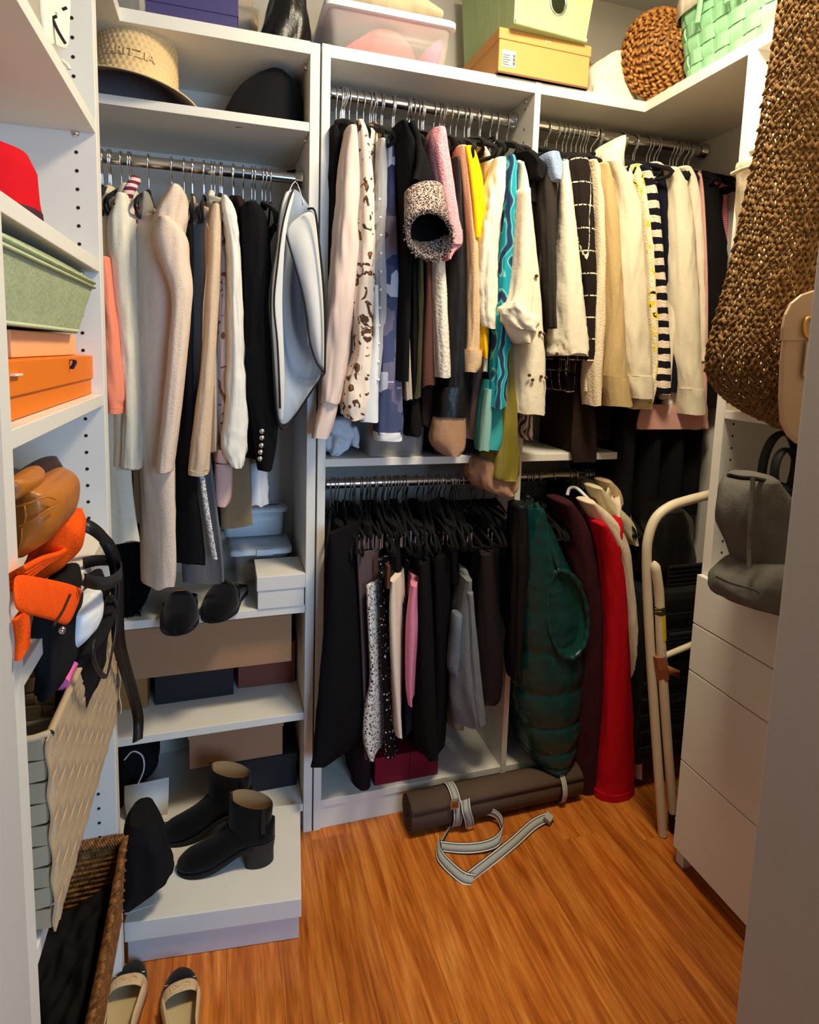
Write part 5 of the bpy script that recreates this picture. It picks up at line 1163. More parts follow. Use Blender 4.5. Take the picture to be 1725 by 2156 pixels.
lump(MB_:=MB(), [(1268,60,130),(1310,48,140),(1360,42,134),(1400,50,132),(1440,58,136),(1475,56,120)], .90, .16, 34, 18, .07, 6, 11, .9); MB_.build('cloth_body', 'black_jersey', t)
lump(MB_:=MB(), [(1290,130,180),(1340,130,196),(1390,110,170),(1430,96,140)], 1.02, .2, 26, 12, .06, 5, 4, .9); MB_.build('sleeve', 'black_jersey', t)
# taupe woven basket on the shelf at .729
z5 = .730
ya, yb2 = .845, 1.375
hb5 = WX(132,1468,-.225).z - z5
t = thing('taupe_woven_basket', 'taupe strip woven basket on the left tower shelf', 'basket', (-.40, (ya+yb2)/2, z5))
plan5 = woven_box(t, (-.40, (ya+yb2)/2), .178, (yb2-ya)/2, z5+.002, hb5-.006, .0, 9, 6, 13, 'taupe_weave', bt=.0022, r=.008, amp=.0017)
pts = [tuple(plan5(k/80, z5+hb5-.004)[0]) for k in range(81)]
MB().tube(pts, .0055, 8, caps=False).build('rim', 'taupe_weave', t)
t = thing('magenta_scarf', 'magenta scarf edge at the rim of the taupe basket', 'scarf', WX(150,1400,-.26))
pxtube([(150,1392,1.0),(140,1410,.99),(128,1440,.96)], .012, 8).build('scarf_body', 'magenta_cloth', t)
lump(MB_:=MB(), [(1380,120,215),(1440,100,190),(1520,100,180)], 1.02, .25, 20, 8, .06, 5, 8); o_ = MB_.build('clothes_fill', 'black_jersey', bpy.data.objects['black_jersey_pile'])
# rattan tray basket at the bottom
z6 = .203
t = thing('rattan_basket', 'brown rattan basket of black clothes on the lowest left shelf', 'basket', (-.40, 1.1, z6))
x0, x1, y0, y1, zr = -.575, -.222, .835, 1.395, .40
def rpl(u, z):
    s = (u % 1)*4; k = int(s); f = s-k; kk = .93+.07*(z-z6)/(zr-z6)
    P = [(x1,y0),(x1,y1),(x0,y1),(x0,y0)]; p, q = P[k], P[(k+1) % 4]
    x = p[0]+(q[0]-p[0])*f; y = p[1]+(q[1]-p[1])*f
    cx_, cy_ = (x0+x1)/2, (y0+y1)/2
    dip = -.018*math.sin(PI*f)*(z-z6)/(zr-z6) if k % 2 == 0 else 0
    return Vector((cx_+(x-cx_)*kk, cy_+(y-cy_)*kk, z+dip))
mb = MB()
for j in range(17):
    z = z6+.006+(zr-z6-.012)*j/16
    for i in range(200):
        u = (i+.5*(j % 2))/200; p = rpl(u, z); d = rpl(u+.004, z)-p
        if d.length < 1e-6: continue
        d = d.normalized(); nn = Vector((d.y, -d.x, 0)); mb.ell(p+nn*.0015, d*.0085+Vector((0,0,.0015)), nn*.0035, Vector((0,0,.0055)), 6, 3)
mb.build('woven_wall', 'rattan_brown', t, kind='stuff')
mb = MB()
for i in range(260):
    u = i/260; p = rpl(u, zr); d = (rpl(u+.003, zr)-p); d = d.normalized() if d.length > 1e-7 else Vector((0,1,0)); nn = Vector((d.y,-d.x,0))
    mb.ell(p, (d*.55+nn*.45+Vector((0,0,.5)))*.0150, nn.cross(d)*.0052, nn*.0075, 6, 4)
mb.build('rope_rim', 'rattan_brown', t, kind='stuff')
MB().loft([[rpl(k/40, z6+.002)*1.0 for k in range(40)], [rpl(k/40, zr-.004) - Vector((.003 if rpl(k/40,zr).x > -.4 else -.003, 0, 0)) for k in range(40)]], True, False).build('core', 'rattan_brown', t, smooth=False)
t = thing('black_clothes_heap', 'heap of black clothes filling the rattan basket', 'clothes', (-.40, 1.1, z6+.01))
rows_ = []
rnd = random.Random(4)
for i in range(40):
    r_ = []
    for j in range(52):
        u, v = i/39, j/51; x = x0+.02+(x1-x0-.04)*u; y = y0+.02+(y1-y0-.04)*v
        z = zr-.075-.03*v+.028*math.sin(5*u+3*v)+.02*math.sin(9*v+4*u*u)+.03*mnoise.noise(Vector((9*u,12*v,.3)))+.018*(1-2*abs(mnoise.noise(Vector((14*u,9*v,4.)))))
        if i in (0,39) or j in (0,51): z = z6+.03
        r_.append((x,y,z))
    rows_.append(r_)
MB().grid(rows_).build('cloth_body', 'black_jersey', t, sub=1)

# ================================================================== left hanging unit: shoe shelf and boxes
zsf = .7575
S('suede_black', (15,14,15), rough=.95, spec=.05, sheen=.12, bump=.25, scale=400); S('sole_black', (26,24,24), rough=.7); S('lining_tan', (164,130,92), rough=.7, var=.12)
S('nude_leather', (214,180,136), rough=.5, spec=.35); S('insole_cream', (206,184,138), rough=.6); S('heel_stack', (44,38,36), rough=.6)
def fw(s):   # half width along the foot, s 0 toe .. 1 heel
    return ((math.sqrt(max(0, 1-(1-s/.37)**2))**.9 if s < .37 else 1)*(1 - .26*max(0, s-.33)/.3 if s < .63 else .74)*(1 if s < .86 else math.sqrt(max(0, 1-((s-.86)/.14)**2))*.999+.001))
def shoe_shell(L_, W_, sa, sb, top, wallh, n=14, m=22, inward=.0):
    """closed dome over the foot from s=sa to sb; rings across"""
    R = []
    for i in range(m+1):
        s = sa+(sb-sa)*i/m; w = max(.0008, W_*fw(s)); h = top(s); ring = []
        for k in range(n+1):
            th = PI*k/n; ring.append((w*math.copysign(abs(math.cos(th))**.75, math.cos(th)), L_*s, .004+h*math.sin(th)**.8))
        R.append(ring)
    return R
def clog(label, loc, rz):
    t = thing('suede_clog', label, 'shoe', loc, rz, 'black suede clogs')
    L_, W_ = .25, .050
    top = lambda s: .012+.030*min(1, s/.07)**.5+.034*min(1, s/.42)
    MB().grid(shoe_shell(L_, W_, .0, .46, top, .03)).build('upper', 'suede_black', t, local=True, solid=.003)
    MB().grid([[(a*(W_*fw(s)), L_*s, .012+b) for a, b in ((-1,.0),(-1.02,.03*(1-max(0,s-.45)/.55)+.006),(-.96,.03*(1-max(0,s-.45)/.55)+.006))] for s in [.44+.56*i/12 for i in range(13)]]).build('side_wall', 'suede_black', t, local=True, solid=.003)
    MB().grid([[(a*(W_*fw(s)), L_*s, .012+b) for a, b in ((1,.0),(1.02,.03*(1-max(0,s-.45)/.55)+.006),(.96,.03*(1-max(0,s-.45)/.55)+.006))] for s in [.44+.56*i/12 for i in range(13)]]).build('side_wall', 'suede_black', t, local=True, solid=.003)
    out = [(W_*1.04*fw(s), L_*s) for s in [i/30 for i in range(31)]]
    poly = [(x, y, 0) for x, y in out]+[(-x, y, 0) for x, y in reversed(out)]
    MB().prism(poly, (0,0,.013)).build('sole', 'sole_black', t, local=True, smooth=False)
    MB().prism([(p[0]*.94, p[1], .013) for p in poly], (0,0,.002)).build('insole', 'leather_blk', t, local=True, smooth=False)
    b = MB().tube([(W_*.75*math.cos(PI*k/10), L_*.40, .02+.066*math.sin(PI*k/10)) for k in range(11)], .0055, 8, flat=.5).build('strap', 'suede_black', t, local=True)
    MB().tube([(-.014,L_*.395,.089),(.014,L_*.395,.089)], .0035, 8).build('metal_bit', 'gold', b, local=True)
    return t
p = WZ(372, 1326, .775); p2 = WZ(443, 1300, .775)
clog('black suede clog with its toe furthest over the shoe shelf edge', (p.x, p.y-.002, zsf), -.03)
clog('black suede clog beside the white shoe box', (p2.x, p2.y-.002, zsf), -.34)
t = thing('black_fur_boots', 'black shaggy fur boot shaft at the left of the shoe shelf', 'boots', (-.24, 1.86, zsf))
lump(MB_:=MB(), [(1140,232,318),(1180,232,316),(1230,234,310),(1275,238,306),(1302,240,290)], 1.80, .16, 40, 14, .05, 9, 5); MB_.build('shaft', 'black_fur', t)
mb = MB(); rnd = random.Random(9)
for k in range(700):
    y = rnd.uniform(1140,1300); x = rnd.uniform(234,312-(y-1140)*.1); p = WY(x, y, 1.80+rnd.uniform(-.004,.02)); d = Vector((rnd.uniform(-.4,.6), -rnd.uniform(.2,.6), -1)).normalized()*.016
    mb.tube([p, p+d], [.0016,.0004], 4)
mb.build('fur', 'black_fur', t, kind='stuff')
A, B = WZ(543, 1284, zsf), WZ(641, 1277, zsf)
hh = WY(590, 1196, A.y).z-zsf
t = box_thing('white_shoe_box', 'white lidded box at the right end of the shoe shelf', ((A.x+B.x)/2, (A.y+B.y)/2+.004, zsf), .136, .155, .1, 0, 'white_card', lid_h=.043)
t = bin_thing('white_lid_bin', 'clear storage bin with a wide pale lid behind the white shoe box', WY(492,1200,1.93).x, .205, 1.955, 2.125, zsf, .115, .012, 'plastic_white', lid=.016)
MB().box(WY(540,1165,1.94).x, 1.938, zsf+.105, WY(575,1165,1.94).x, 1.944, zsf+.125).build('lid_latch', 'plastic_white', t, smooth=False, bevel=.002)
MB().box(WY(500,1200,1.93).x+.02, 1.975, zsf+.004, .18, 2.1, zsf+.07).build('contents', 'mid_grey', t, smooth=False, bevel=.01)
t = bin_thing('pale_blue_bin', 'pale blue plastic bin at the back of the shoe shelf', .0, .2, 2.06, 2.13, zsf+.135, .09, .004, 'plastic_white', 'plastic_white', lid=.014)
# box shelf
zbs = .4105
zc1 = zbs+.165
yb_ = 1.85
A, B = WZ(327, 1485, zbs), WZ(492, 1462, zbs)
box_thing('black_shoe_box', 'black lidded shoe box in the middle of the box shelf', ((A.x+B.x)/2, (A.y+B.y)/2, zbs), (B-A).length, .2, .145, math.atan2(B.y-A.y, B.x-A.x), 'black_card', lid_h=.03)
A, B = WZ(501, 1449, zbs), WZ(622, 1436, zbs)
box_thing('maroon_box', 'maroon lidded box at the right of the box shelf', ((A.x+B.x)/2, (A.y+B.y)/2, zbs), (B-A).length*.99, .18, .145, math.atan2(B.y-A.y, B.x-A.x)*.3, 'maroon_card', lid_h=.004)
A, B = WZ(225, 1500, zbs), WZ(315, 1487, zbs)
box_thing('brown_carton', 'brown cardboard carton at the left of the box shelf', ((A.x+B.x)/2-.01, (A.y+B.y)/2, zbs), .13, .2, .145, 0, 'cardboard_dark', lid_h=.03)
A, B = WY(256, 1390, 1.80), WY(622, 1355, 1.80)
box_thing('long_cardboard_box', 'long flat cardboard box lying across the row of boxes', ((A.x+B.x)/2-.02, 1.815, zbs+.1475), B.x-A.x+.02, .28, .155, 0, 'cardboard', lid_h=0)
# floor level
zbf = .1
A, B = WZ(380, 1640, .225), WZ(618, 1625, .225)
box_thing('black_flat_box', 'flat black box under the brown shoe box at the back', (.09, 1.86, zbf), .27, .24, .115, 0, 'black_card', lid_h=.03)
box_thing('brown_shoe_box', 'brown lidded shoe box on the flat black box behind the boots', ((A.x+B.x)/2, 1.86, zbf+.117), .285, .25, .125, 0, 'rust_card', lid_h=.026)
t = thing('white_gift_bag', 'white paper gift bag with a rope handle behind the black pouch', 'gift bag', WY(308,1700,1.80))
g = [[WY(262,1655,1.86),WY(310,1646,1.86),WY(356,1636,1.86)],[WY(262,1690,1.85),WY(310,1686,1.85),WY(355,1680,1.85)],[WY(270,1735,1.83),WY(312,1732,1.83),WY(352,1726,1.83)]]
MB().grid(g).build('front_face', 'white_card', t, solid=.003)
pxtube([(262,1600,1.86),(280,1582,1.85),(300,1592,1.85),(303,1620,1.85),(290,1652,1.855)], .0022, 6).build('rope_handle', 'white_cotton', t)
# big white flat box on the floor
A, B = WZ(272, 2029, .001), WZ(634, 1974, .001)
rzb = math.atan2(B.y-A.y, B.x-A.x)
zbx = .118
t = box_thing('large_white_box', 'large flat white lidded box on the floor under the boots', ((A.x+B.x)/2-.004, (A.y+B.y)/2, .001), (B-A).length-.004, .325, zbx, rzb, 'daylight_tint_card', 'white_card', lid_h=.052, over=.006)
zq = .1205
# ankle boots
def boot(label, loc, rz):
    t = thing('ankle_boot', label, 'shoe', loc, rz, 'black suede ankle boots')
    t.scale = (1.06,1.06,1.06)
    st_ = [(-.125,.004,.004,.012,.022),(-.120,.018,.004,.02,.03),(-.10,.033,.004,.026,.045),(-.07,.039,.005,.034,.058),(-.035,.038,.012,.044,.078),(.0,.033,.028,.060,.108),(.03,.031,.046,.078,.135),(.06,.032,.056,.09,.155),(.09,.030,.058,.09,.16),(.112,.02,.06,.09,.155),(.118,.006,.066,.09,.14)]
    st2 = interp(st_, 30); R = []
    for x, w, zb, zm, ztp in st2:
        ztp = min(ztp, .118 if x > -.01 else ztp)
        ring = []
        for k in range(24):
            th = 2*PI*k/24; c, s = math.cos(th), math.sin(th)
            z = (zb+ztp)/2+(ztp-zb)/2*math.copysign(abs(s)**.8, s); wk = w*(1-.3*max(0, s)*(1 if x < .0 else .2))
            ring.append((x, wk*math.copysign(abs(c)**.8, c), z))
        R.append(ring)
    MB().loft(R).build('upper', 'suede_black', t, local=True)
    sh_ = []
    for z, cx_, a_, b_ in ((.085,.055,.052,.032),(.115,.055,.054,.034),(.145,.057,.054,.035),(.172,.058,.055,.036),(.174,.058,.052,.033),(.15,.057,.049,.031),(.11,.055,.045,.028)):
        sh_.append([(cx_+a_*math.cos(2*PI*k/28), b_*math.sin(2*PI*k/28), z-.018*math.cos(2*PI*k/28)*(1 if z > .13 else 0)) for k in range(28)])
    MB().loft(sh_[:5], False, False).build('shaft', 'suede_black', t, local=True)
    MB().loft(sh_[4:], False, True).build('lining', 'lining_tan', t, local=True)
    MB().loft([[(.072+.045*sc*math.cos(2*PI*k/20) if math.cos(2*PI*k/20) > -.6 else .072-.6*.045*sc, .031*sc*math.sin(2*PI*k/20), z) for k in range(20)] for z, sc in ((0,.96),(.03,.95),(.064,1.04))]).build('heel', 'heel_stack', t, local=True)
    sol = []
    for x, w, zb, zm, ztp in st2:
        if x < .075: sol.append([(x, w*1.03, zb-.004), (x, -w*1.03, zb-.004), (x, -w*1.03, zb+.004), (x, w*1.03, zb+.004)])
    MB().loft(sol).build('sole', 'sole_black', t, local=True)
    MB().ribbon([(.09,-.031,.165),(.09,-.034,.15),(.09,-.032,.10)], (.006,0,0), .002).build('pull_tab', 'leather_blk', t, local=True)
    MB().ribbon([(.006,.0,.175),(.004,.0,.20),(.01,.0,.2),(.012,.0,.17)], (0,.005,0), .002).build('pull_loop', 'leather_blk', t, local=True)
    return t
# front boot: toe at (385,1835), heel back at (572,1815)
T1, H1 = WZ(383, 1822, zq+.01), WZ(572, 1800, zq+.01)
d1 = H1-T1
boot('black suede ankle boot nearest the box edge', (T1+d1*.51).to_tuple()[:2]+(zq,), math.atan2(d1.y, d1.x))
T2, H2 = WZ(345, 1762, zq+.01), WZ(528, 1738, zq+.01); d2_ = H2-T2
boot('black suede ankle boot standing behind the other', (T2+d2_*.51+Vector((0,.012,0))).to_tuple()[:2]+(zq,), math.atan2(d2_.y, d2_.x)+.06)
# black drawstring pouch, paper sheets
t = thing('black_pouch', 'black drawstring dust pouch on the left of the large white box', 'pouch', WZ(300,1850,zq))
lump(MB_:=MB(), [(1722,272,322),(1742,260,334),(1775,257,345),(1815,256,353),(1842,255,359),(1862,255,357),(1880,255,326),(1900,255,284)], 1.44, .10, 26, 16, .07, 4, 6, pxY=1.47, wr=.16, round_top=False); MB_.build('pouch_body', 'black_jersey', t)
pxtube([(335,1742,1.56),(348,1732,1.57),(356,1734,1.57),(344,1740,1.56)], .0018, 6).build('drawstring', 'black_jersey', t)
t = thing('paper_sheet', 'white paper sheet sticking out under the black pouch', 'paper', WZ(300,1900,zq))
P_ = [WZ(262,1880,zq+.002), WZ(332,1866,zq+.012), WZ(324,1905,zq+.008), WZ(262,1926,zq+.002)]
MB().prism(P_, (0,0,.0012)).build('sheet', 'white_card', t, smooth=False)
t = thing('black_shoulder_bag', 'black bag leaning in the corner left of the white gift bag', 'bag', WZ(262,1700,zbf))
lump(MB_:=MB(), [(1580,240,300),(1640,236,330),(1700,240,262),(1760,244,272)], 1.90, .2, 22, 10, .05, 4, 6); MB_.build('bag_body', 'black_jersey', t)

# ballet flats
def flat(label, loc, rz):
    t = thing('ballet_flat', label, 'shoe', loc, rz, 'nude ballet flats with black toes')
    L_, W_ = .25, .043
    top = lambda s: .010+.036*math.sin(PI/2*min(1, s/.30))
    toe = lambda p: (p[0], -p[1], p[2])       # toe points to +Y
    MB().grid([[toe(p) for p in r] for r in shoe_shell(L_, W_, 0, .27, top, .03)]).build('toe_cap', 'suede_black', t, local=True, solid=.002)
    MB().grid([[toe(p) for p in r] for r in shoe_shell(L_, W_*1.005, .26, .37, top, .03)]).build('vamp', 'nude_leather', t, local=True, solid=.002)
    for sg in (-1, 1):
        MB().grid([[toe((sg*a*W_*fw(s), L_*s, .006+b)) for a, b in ((1.,0),(1.03,.018),(.98,.036+.012*max(0,s-.5)),(.86,.0395+.012*max(0,s-.5)))] for s in [.35+.65*i/18 for i in range(19)]]).build('side_wall', 'nude_leather', t, local=True, solid=.002)
    out = [(W_*1.02*fw(s), -L_*s) for s in [i/30 for i in range(31)]]
    poly = [(x, y, 0) for x, y in out]+[(-x, y, 0) for x, y in reversed(out)]
    MB().prism(poly, (0,0,.006)).build('sole', 'sole_black', t, local=True, smooth=False)
    MB().prism([(p[0]*.93, p[1]*.98, .0062) for p in poly], (0,0,.002)).build('insole', 'insole_cream', t, local=True, smooth=False)
    y_ = -L_*.325; z_ = .050
    bw = MB().ell((0,y_,z_), (.004,0,0), (0,.003,0), (0,0,.003), 8, 6)
    for sg in (-1, 1): bw.tube([(0,y_,z_),(sg*.012,y_+.008,z_+.003),(sg*.022,y_+.004,z_-.001),(sg*.02,y_-.006,z_-.002),(sg*.01,y_-.004,z_+.001),(0,y_,z_)], .0016, 6)
    bw.tube([(0,y_,z_),(-.02,y_+.016,z_-.004),(-.034,y_+.028,z_-.014)], .0014, 6); bw.tube([(0,y_,z_),(.02,y_+.016,z_-.004),(.034,y_+.026,z_-.014)], .0014, 6)
    bw.build('bow', 'nude_leather', t, local=True)
    return t
p = WZ(378, 2046, .004); flat('nude ballet flat with a black toe, out in the open on the floor', (p.x, p.y, .001), .10)
p = WZ(283, 2030, .004); flat('nude ballet flat with a black toe against the left shelf tower', (p.x, p.y, .001), -.06)
# ================================================================== middle shelf and base shelf contents
zm = 1.206
t = thing('blue_white_scarf', 'crumpled pale blue and white fabric at the left of the middle shelf', 'scarf', WY(720,950,1.82))
lump(MB_:=MB(), [(885,690,742),(915,688,752),(940,690,742),(958,690,720)], 1.80, .16, 40, 14, .13, 7, 9, wr=.34, fz=36.); MB_.build('cloth_body', 'blue_white', t)
lump(MB_:=MB(), [(900,738,756),(920,734,762),(942,738,760)], 1.80, .1, 20, 8, .1, 4, 3, wr=.3, fz=36.); MB_.build('cloth_end', 'blue_white', t)
t = bin_thing('grey_clear_bin', 'smoky clear plastic bin on the middle shelf', WY(772,930,1.80).x, WY(893,930,1.80).x, 1.78, 2.1, zm, .11, .006, 'plastic_frost', lid=.01)
MB().box(WY(820,930,1.84).x, 1.83, zm+.003, WY(885,930,1.84).x, 2.0, zm+.07).build('contents', 'mid_grey', t, smooth=False, bevel=.015)
A = WY(902,960,1.82); B = WY(960,960,1.82)
box_thing('dark_grey_box', 'dark grey box right of the smoky bin on the middle shelf', ((A.x+B.x)/2+.02, 1.80, zm), .11, .25, .12, 0, 'black_card', lid_h=0)
A, B = WZ(789, 1655, .1005), WZ(922, 1630, .1005)
box_thing('crimson_box', 'crimson red box on the base shelf below the trousers', ((A.x+B.x)/2, (A.y+B.y)/2, .1005), (B-A).length, .18, .10, math.atan2(B.y-A.y, B.x-A.x)*.2, 'crimson_card', lid_h=0)
t = bpy.data.objects['crimson_box']
MB().box(.008, -.001, 0, .0095, .0, .099).build('seam', 'hole', t, smooth=False, local=True)

# ================================================================== yoga mat with carry strap
S('mat_rubber', (92,74,62), rough=.8, var=.08, bump=.12, scale=300); S('strap_grey', (176,178,172), rough=.7, bump=.1, scale=300); S('strap_black', (32,28,28), rough=.7); S('strap_white', (226,222,210), rough=.7)
r_ = .058
P0 = WZ(858, 1712, r_); P1 = WZ(1200, 1640, r_)
axd = (P1-P0).normalized(); L_ = .62; P1 = P0+axd*L_
sidev = Vector((0,0,1)).cross(axd).normalized(); upv = Vector((0,0,1))
t = thing('yoga_mat', 'rolled brown yoga mat on the floor in front of the base shelf', 'yoga mat', (P0.x, P0.y, 0), 0)
sp = []
for k in range(150):
    th = k/149*2*PI*4.6; r = .012+(r_-.002-.012)*k/149
    sp.append((r*math.cos(th-1.2), r*math.sin(th-1.2)))
spo = [(a*(1+.0042/max(.012, math.hypot(a,b))), b*(1+.0042/max(.012, math.hypot(a,b)))) for a, b in sp]
rg = []
for d in (0., L_): 
    rg.append([P0+axd*d+sidev*a+upv*b for a, b in sp]+[P0+axd*d+sidev*a+upv*b for a, b in reversed(spo)])
mb = MB(); n_ = len(rg[0]); vs = rg[0]+rg[1]
fs = [(i, (i+1) % n_, n_+(i+1) % n_, n_+i) for i in range(n_)]
h_ = n_//2
for i in range(h_-1):
    fs.append((i, i+1, n_-2-i, n_-1-i)); fs.append((n_+i, n_+n_-1-i, n_+n_-2-i, n_+i+1))
mb.add(vs, fs); mb.build('rolled_mat', 'mat_rubber', t)
ts = thing('mat_strap', 'grey carry strap with black and white edge stripes looped around the yoga mat', 'strap', WZ(985,1850,0))
def striped(pts, wd, smooth=6, name='webbing'):
    n = (len(pts)-1)*smooth+1
    P = [Vector(p) for p in interp([tuple(p) for p in pts], n)]
    W_ = [Vector(p) for p in interp([tuple(w) for w in wd], n)] if isinstance(wd, list) else [Vector(wd)]*n
    o = MB().ribbon(P, W_, .0026).build(name, 'strap_black', ts)
    N_ = []
    for i in range(n):
        tg = (P[min(i+1,n-1)]-P[max(i-1,0)]).normalized(); N_.append(tg.cross(W_[i]).normalized())
    MB().ribbon(P, [w*.52 for w in W_], .0036).build('grey_centre', 'strap_grey', o)
    for s in (-1, 1): MB().ribbon([p+w*(.76*s) for p, w in zip(P, W_)], [w*.12 for w in W_], .0036).build('white_stripe', 'strap_white', o)
    return o
def around(d, a0, a1, r=r_+.004, n=9):
    return [P0+axd*d+sidev*(r*math.cos(math.radians(a0+(a1-a0)*k/(n-1))))+upv*(r*math.sin(math.radians(a0+(a1-a0)*k/(n-1)))) for k in range(n)]
hw_ = .0165
side_sign = -1 if (sidev.y > 0) else 1
a0, a1 = (60, 330) if side_sign > 0 else (120, -120)
striped(around(.150, 40, 255), axd*hw_, 3, 'mat_loop')
striped(around(.540, 40, 255), axd*hw_*.6, 3, 'mat_loop')
MB().obox(WY(957,1693,around(.15,200,200,n=2)[0].y-.006), axd*.014, (0,.004,0), (0,0,.016)).build('slider_buckle', 'chrome', ts, smooth=False, bevel=.003)
# knot and tail lying on the floor
k0 = P0+axd*.175+sidev*(r_+.012)*(-1 if sidev.y > 0 else 1)+upv*.0
yk = k0.y
K = lambda x, y, z=.004: WZ(x, y, z)
up_ = Vector((0,0,hw_))
yf_ = P0.y+axd.y*.2-r_
striped([WY(980,1684,yf_+.012),WY(982,1706,yf_-.012),WY(988,1728,yf_-.012),WY(990,1740,yf_+.0)], Vector((.017,0,.002)), 6, 'knot')
striped([WZ(985,1712,.05),WZ(1015,1706,.045),WZ(1045,1714,.036),WZ(1058,1738,.024),WZ(1050,1768,.016),WZ(1020,1782,.014),WZ(975,1786,.012),WZ(930,1782,.010)], [Vector((0,.0,hw_))]*3+[Vector((.006,.004,hw_*.9))]+[Vector((0,.012,hw_*.6))]*4, 6, 'tail_loop')
striped([WZ(922,1776,.014),WZ(926,1800,.012),WZ(948,1826,.010),WZ(975,1848,.008),WZ(996,1853,.006)], [Vector((.010,.010,.010))]*5, 6, 'tail_fold')
striped([WZ(985,1850,.006),WZ(1030,1815,.007),WZ(1080,1775,.010),WZ(1125,1735,.012),WZ(1160,1718,.016)], [Vector((-.008,.010,.010))]*5, 6, 'tail')
pe = WZ(1155, 1722, .02)
MB().obox(pe, Vector((.012,.010,0)), Vector((-.008,.008,.006)), Vector((0,-.003,.008))).build('strap_keeper', 'strap_grey', ts, smooth=False, bevel=.002)
striped([WZ(968,1714,.04),WZ(955,1730,.022),WZ(938,1756,.008),WZ(926,1778,.008)], [Vector((.010,0,.010))]*4, 6, 'tail_start')

# ================================================================== folded step ladder
S('ladder_paint', (220,206,176), rough=.4, spec=.4, var=.12, bump=.1, scale=60); S('tape_brown', (150,92,62), rough=.35, spec=.5); S('label_yellow', (214,190,20), rough=.5); S('rubber_black', (22,22,22), rough=.7); S('tread_black', (24,25,26), rough=.5, bump=.1, scale=200)
t = thing('step_ladder', 'folded cream tubular step ladder in the right corner', 'step ladder', (1.45, 1.46, 0))
yl = 1.465
f0 = WZ(1396, 1757, .004)
pts = [f0, WY(1378,1500,yl), WY(1366,1300,yl), WY(1362,1180,yl), WY(1366,1130,yl), WY(1382,1090,yl), WY(1412,1066,yl), WY(1450,1053,yl), WY(1500,1040,yl+.01), WY(1560,1022,yl+.03), WY(1600,1015,yl+.04)]
P_ = [Vector(p) for p in interp([tuple(p) for p in pts], 60)]
MB().tube(P_, .0145, 14).build('front_frame', 'ladder_paint', t)
xr_ = P_[-1].x
MB().tube([P_[-1], Vector((xr_+.03, yl+.04, P_[-1].z-.05)), Vector((xr_+.035, yl+.04, .01))], .0145, 12).build('front_frame', 'ladder_paint', t)
lg = [WY(1378,1182,yl-.02), WY(1384,1215,yl-.022), WY(1389,1260,yl-.022), WY(1392,1350,yl-.022), WY(1400,1480,yl-.02), WY(1410,1620,yl-.015), WY(1417,1712,yl-.01)]
MB().tube(interp([tuple(p) for p in lg], 30), [.004,.010]+[.0145]*28, 12).build('rear_leg', 'ladder_paint', t)
MB().tube([WY(1417,1708,yl-.01), WY(1422,1750,yl-.008)], [.0165,.0175], 12).build('rubber_foot', 'rubber_black', t)
MB().ell(WY(1426,1718,yl-.02), (.014,0,0), (0,.012,0), (0,0,.012), 10, 6).build('foot_cap', 'plastic_white', t)
MB().tube([WY(1398,1382,yl), WY(1432,1368,yl), WY(1480,1348,yl+.01)], .0095, 10).build('cross_bar', 'ladder_paint', t)
tp = MB().tube([WY(1386,1376,yl-.012), WY(1390,1400,yl-.012), WY(1394,1424,yl-.012)], [.0265,.028,.0255], 10, flat=.8).build('tape_wrap', 'tape_brown', t, smooth=False)
sheet([[(1404,1400,yl-.03),(1418,1406,yl-.035),(1432,1412,yl-.032)],[(1402,1416,yl-.03),(1416,1422,yl-.035),(1430,1427,yl-.03)]], 'tape_end', 'tape_brown', tp, .002, 0)
lbp = [WY(1390,1276,yl-.022), WY(1391.5,1310,yl-.022), WY(1393,1346,yl-.022)]
lbl = MB().tube(lbp, .0152, 14, caps=False).build('caution_label', 'label_yellow', t)
hd_ = MB().tube([WY(1390,1276,yl-.022), WY(1390.5,1292,yl-.022)], .0156, 14, caps=False).build('label_header', 'ink', lbl)
pc = WY(1386,1284,yl-.022-.0162)
lettering('label_lettering', 'CAUTION', .0052, t, 'label_yellow', pc+Vector((0,0,.003))-ORG[t.name], (PI/2,0,-.1), .0002)
lettering('label_lettering', 'ATTENTION', .0044, t, 'label_yellow', pc+Vector((0,0,-.006))-ORG[t.name], (PI/2,0,-.1), .0002)
# treads folded up
for k in range(3):
    y_ = 1200+k*140
    tr = MB().obox(WY(1448,y_+10,yl+.045), (.075,0,0), (0,.006,0), (0,0,.035)).build('tread', 'tread_black', t, smooth=False, bevel=.003)
    mb = MB()
    for q in range(5): mb.obox(WY(1448,y_+10,yl+.038)+Vector((0,0,-.028+.014*q)), (.072,0,0), (0,.0025,0), (0,0,.0022))
    mb.build('tread_ribs', 'tread_black', tr, smooth=False)
# black suitcase and bag behind
t = thing('black_suitcase', 'black ribbed suitcase standing behind the step ladder', 'suitcase', (1.51, 1.70, .101))
MB().box(1.36, 1.63, .102, 1.675, 1.83, .74).build('shell', 'tread_black', t, smooth=False, bevel=.03)
for k in range(9): MB().box(1.375, 1.622, .16+.06*k, 1.66, 1.632, .185+.06*k).build('rib', 'tread_black', t, smooth=False, bevel=.004)
t = thing('black_duffel', 'black nylon bag lying on the suitcase in the dark corner', 'bag', (1.5, 1.70, .745))
lump(MB_:=MB(), [(1080,1400,1460),(1110,1385,1480),(1150,1378,1484),(1195,1376,1484)], 1.64, .18, 26, 10, .05, 5, 7); MB_.build('bag_body', 'black_leather', t)

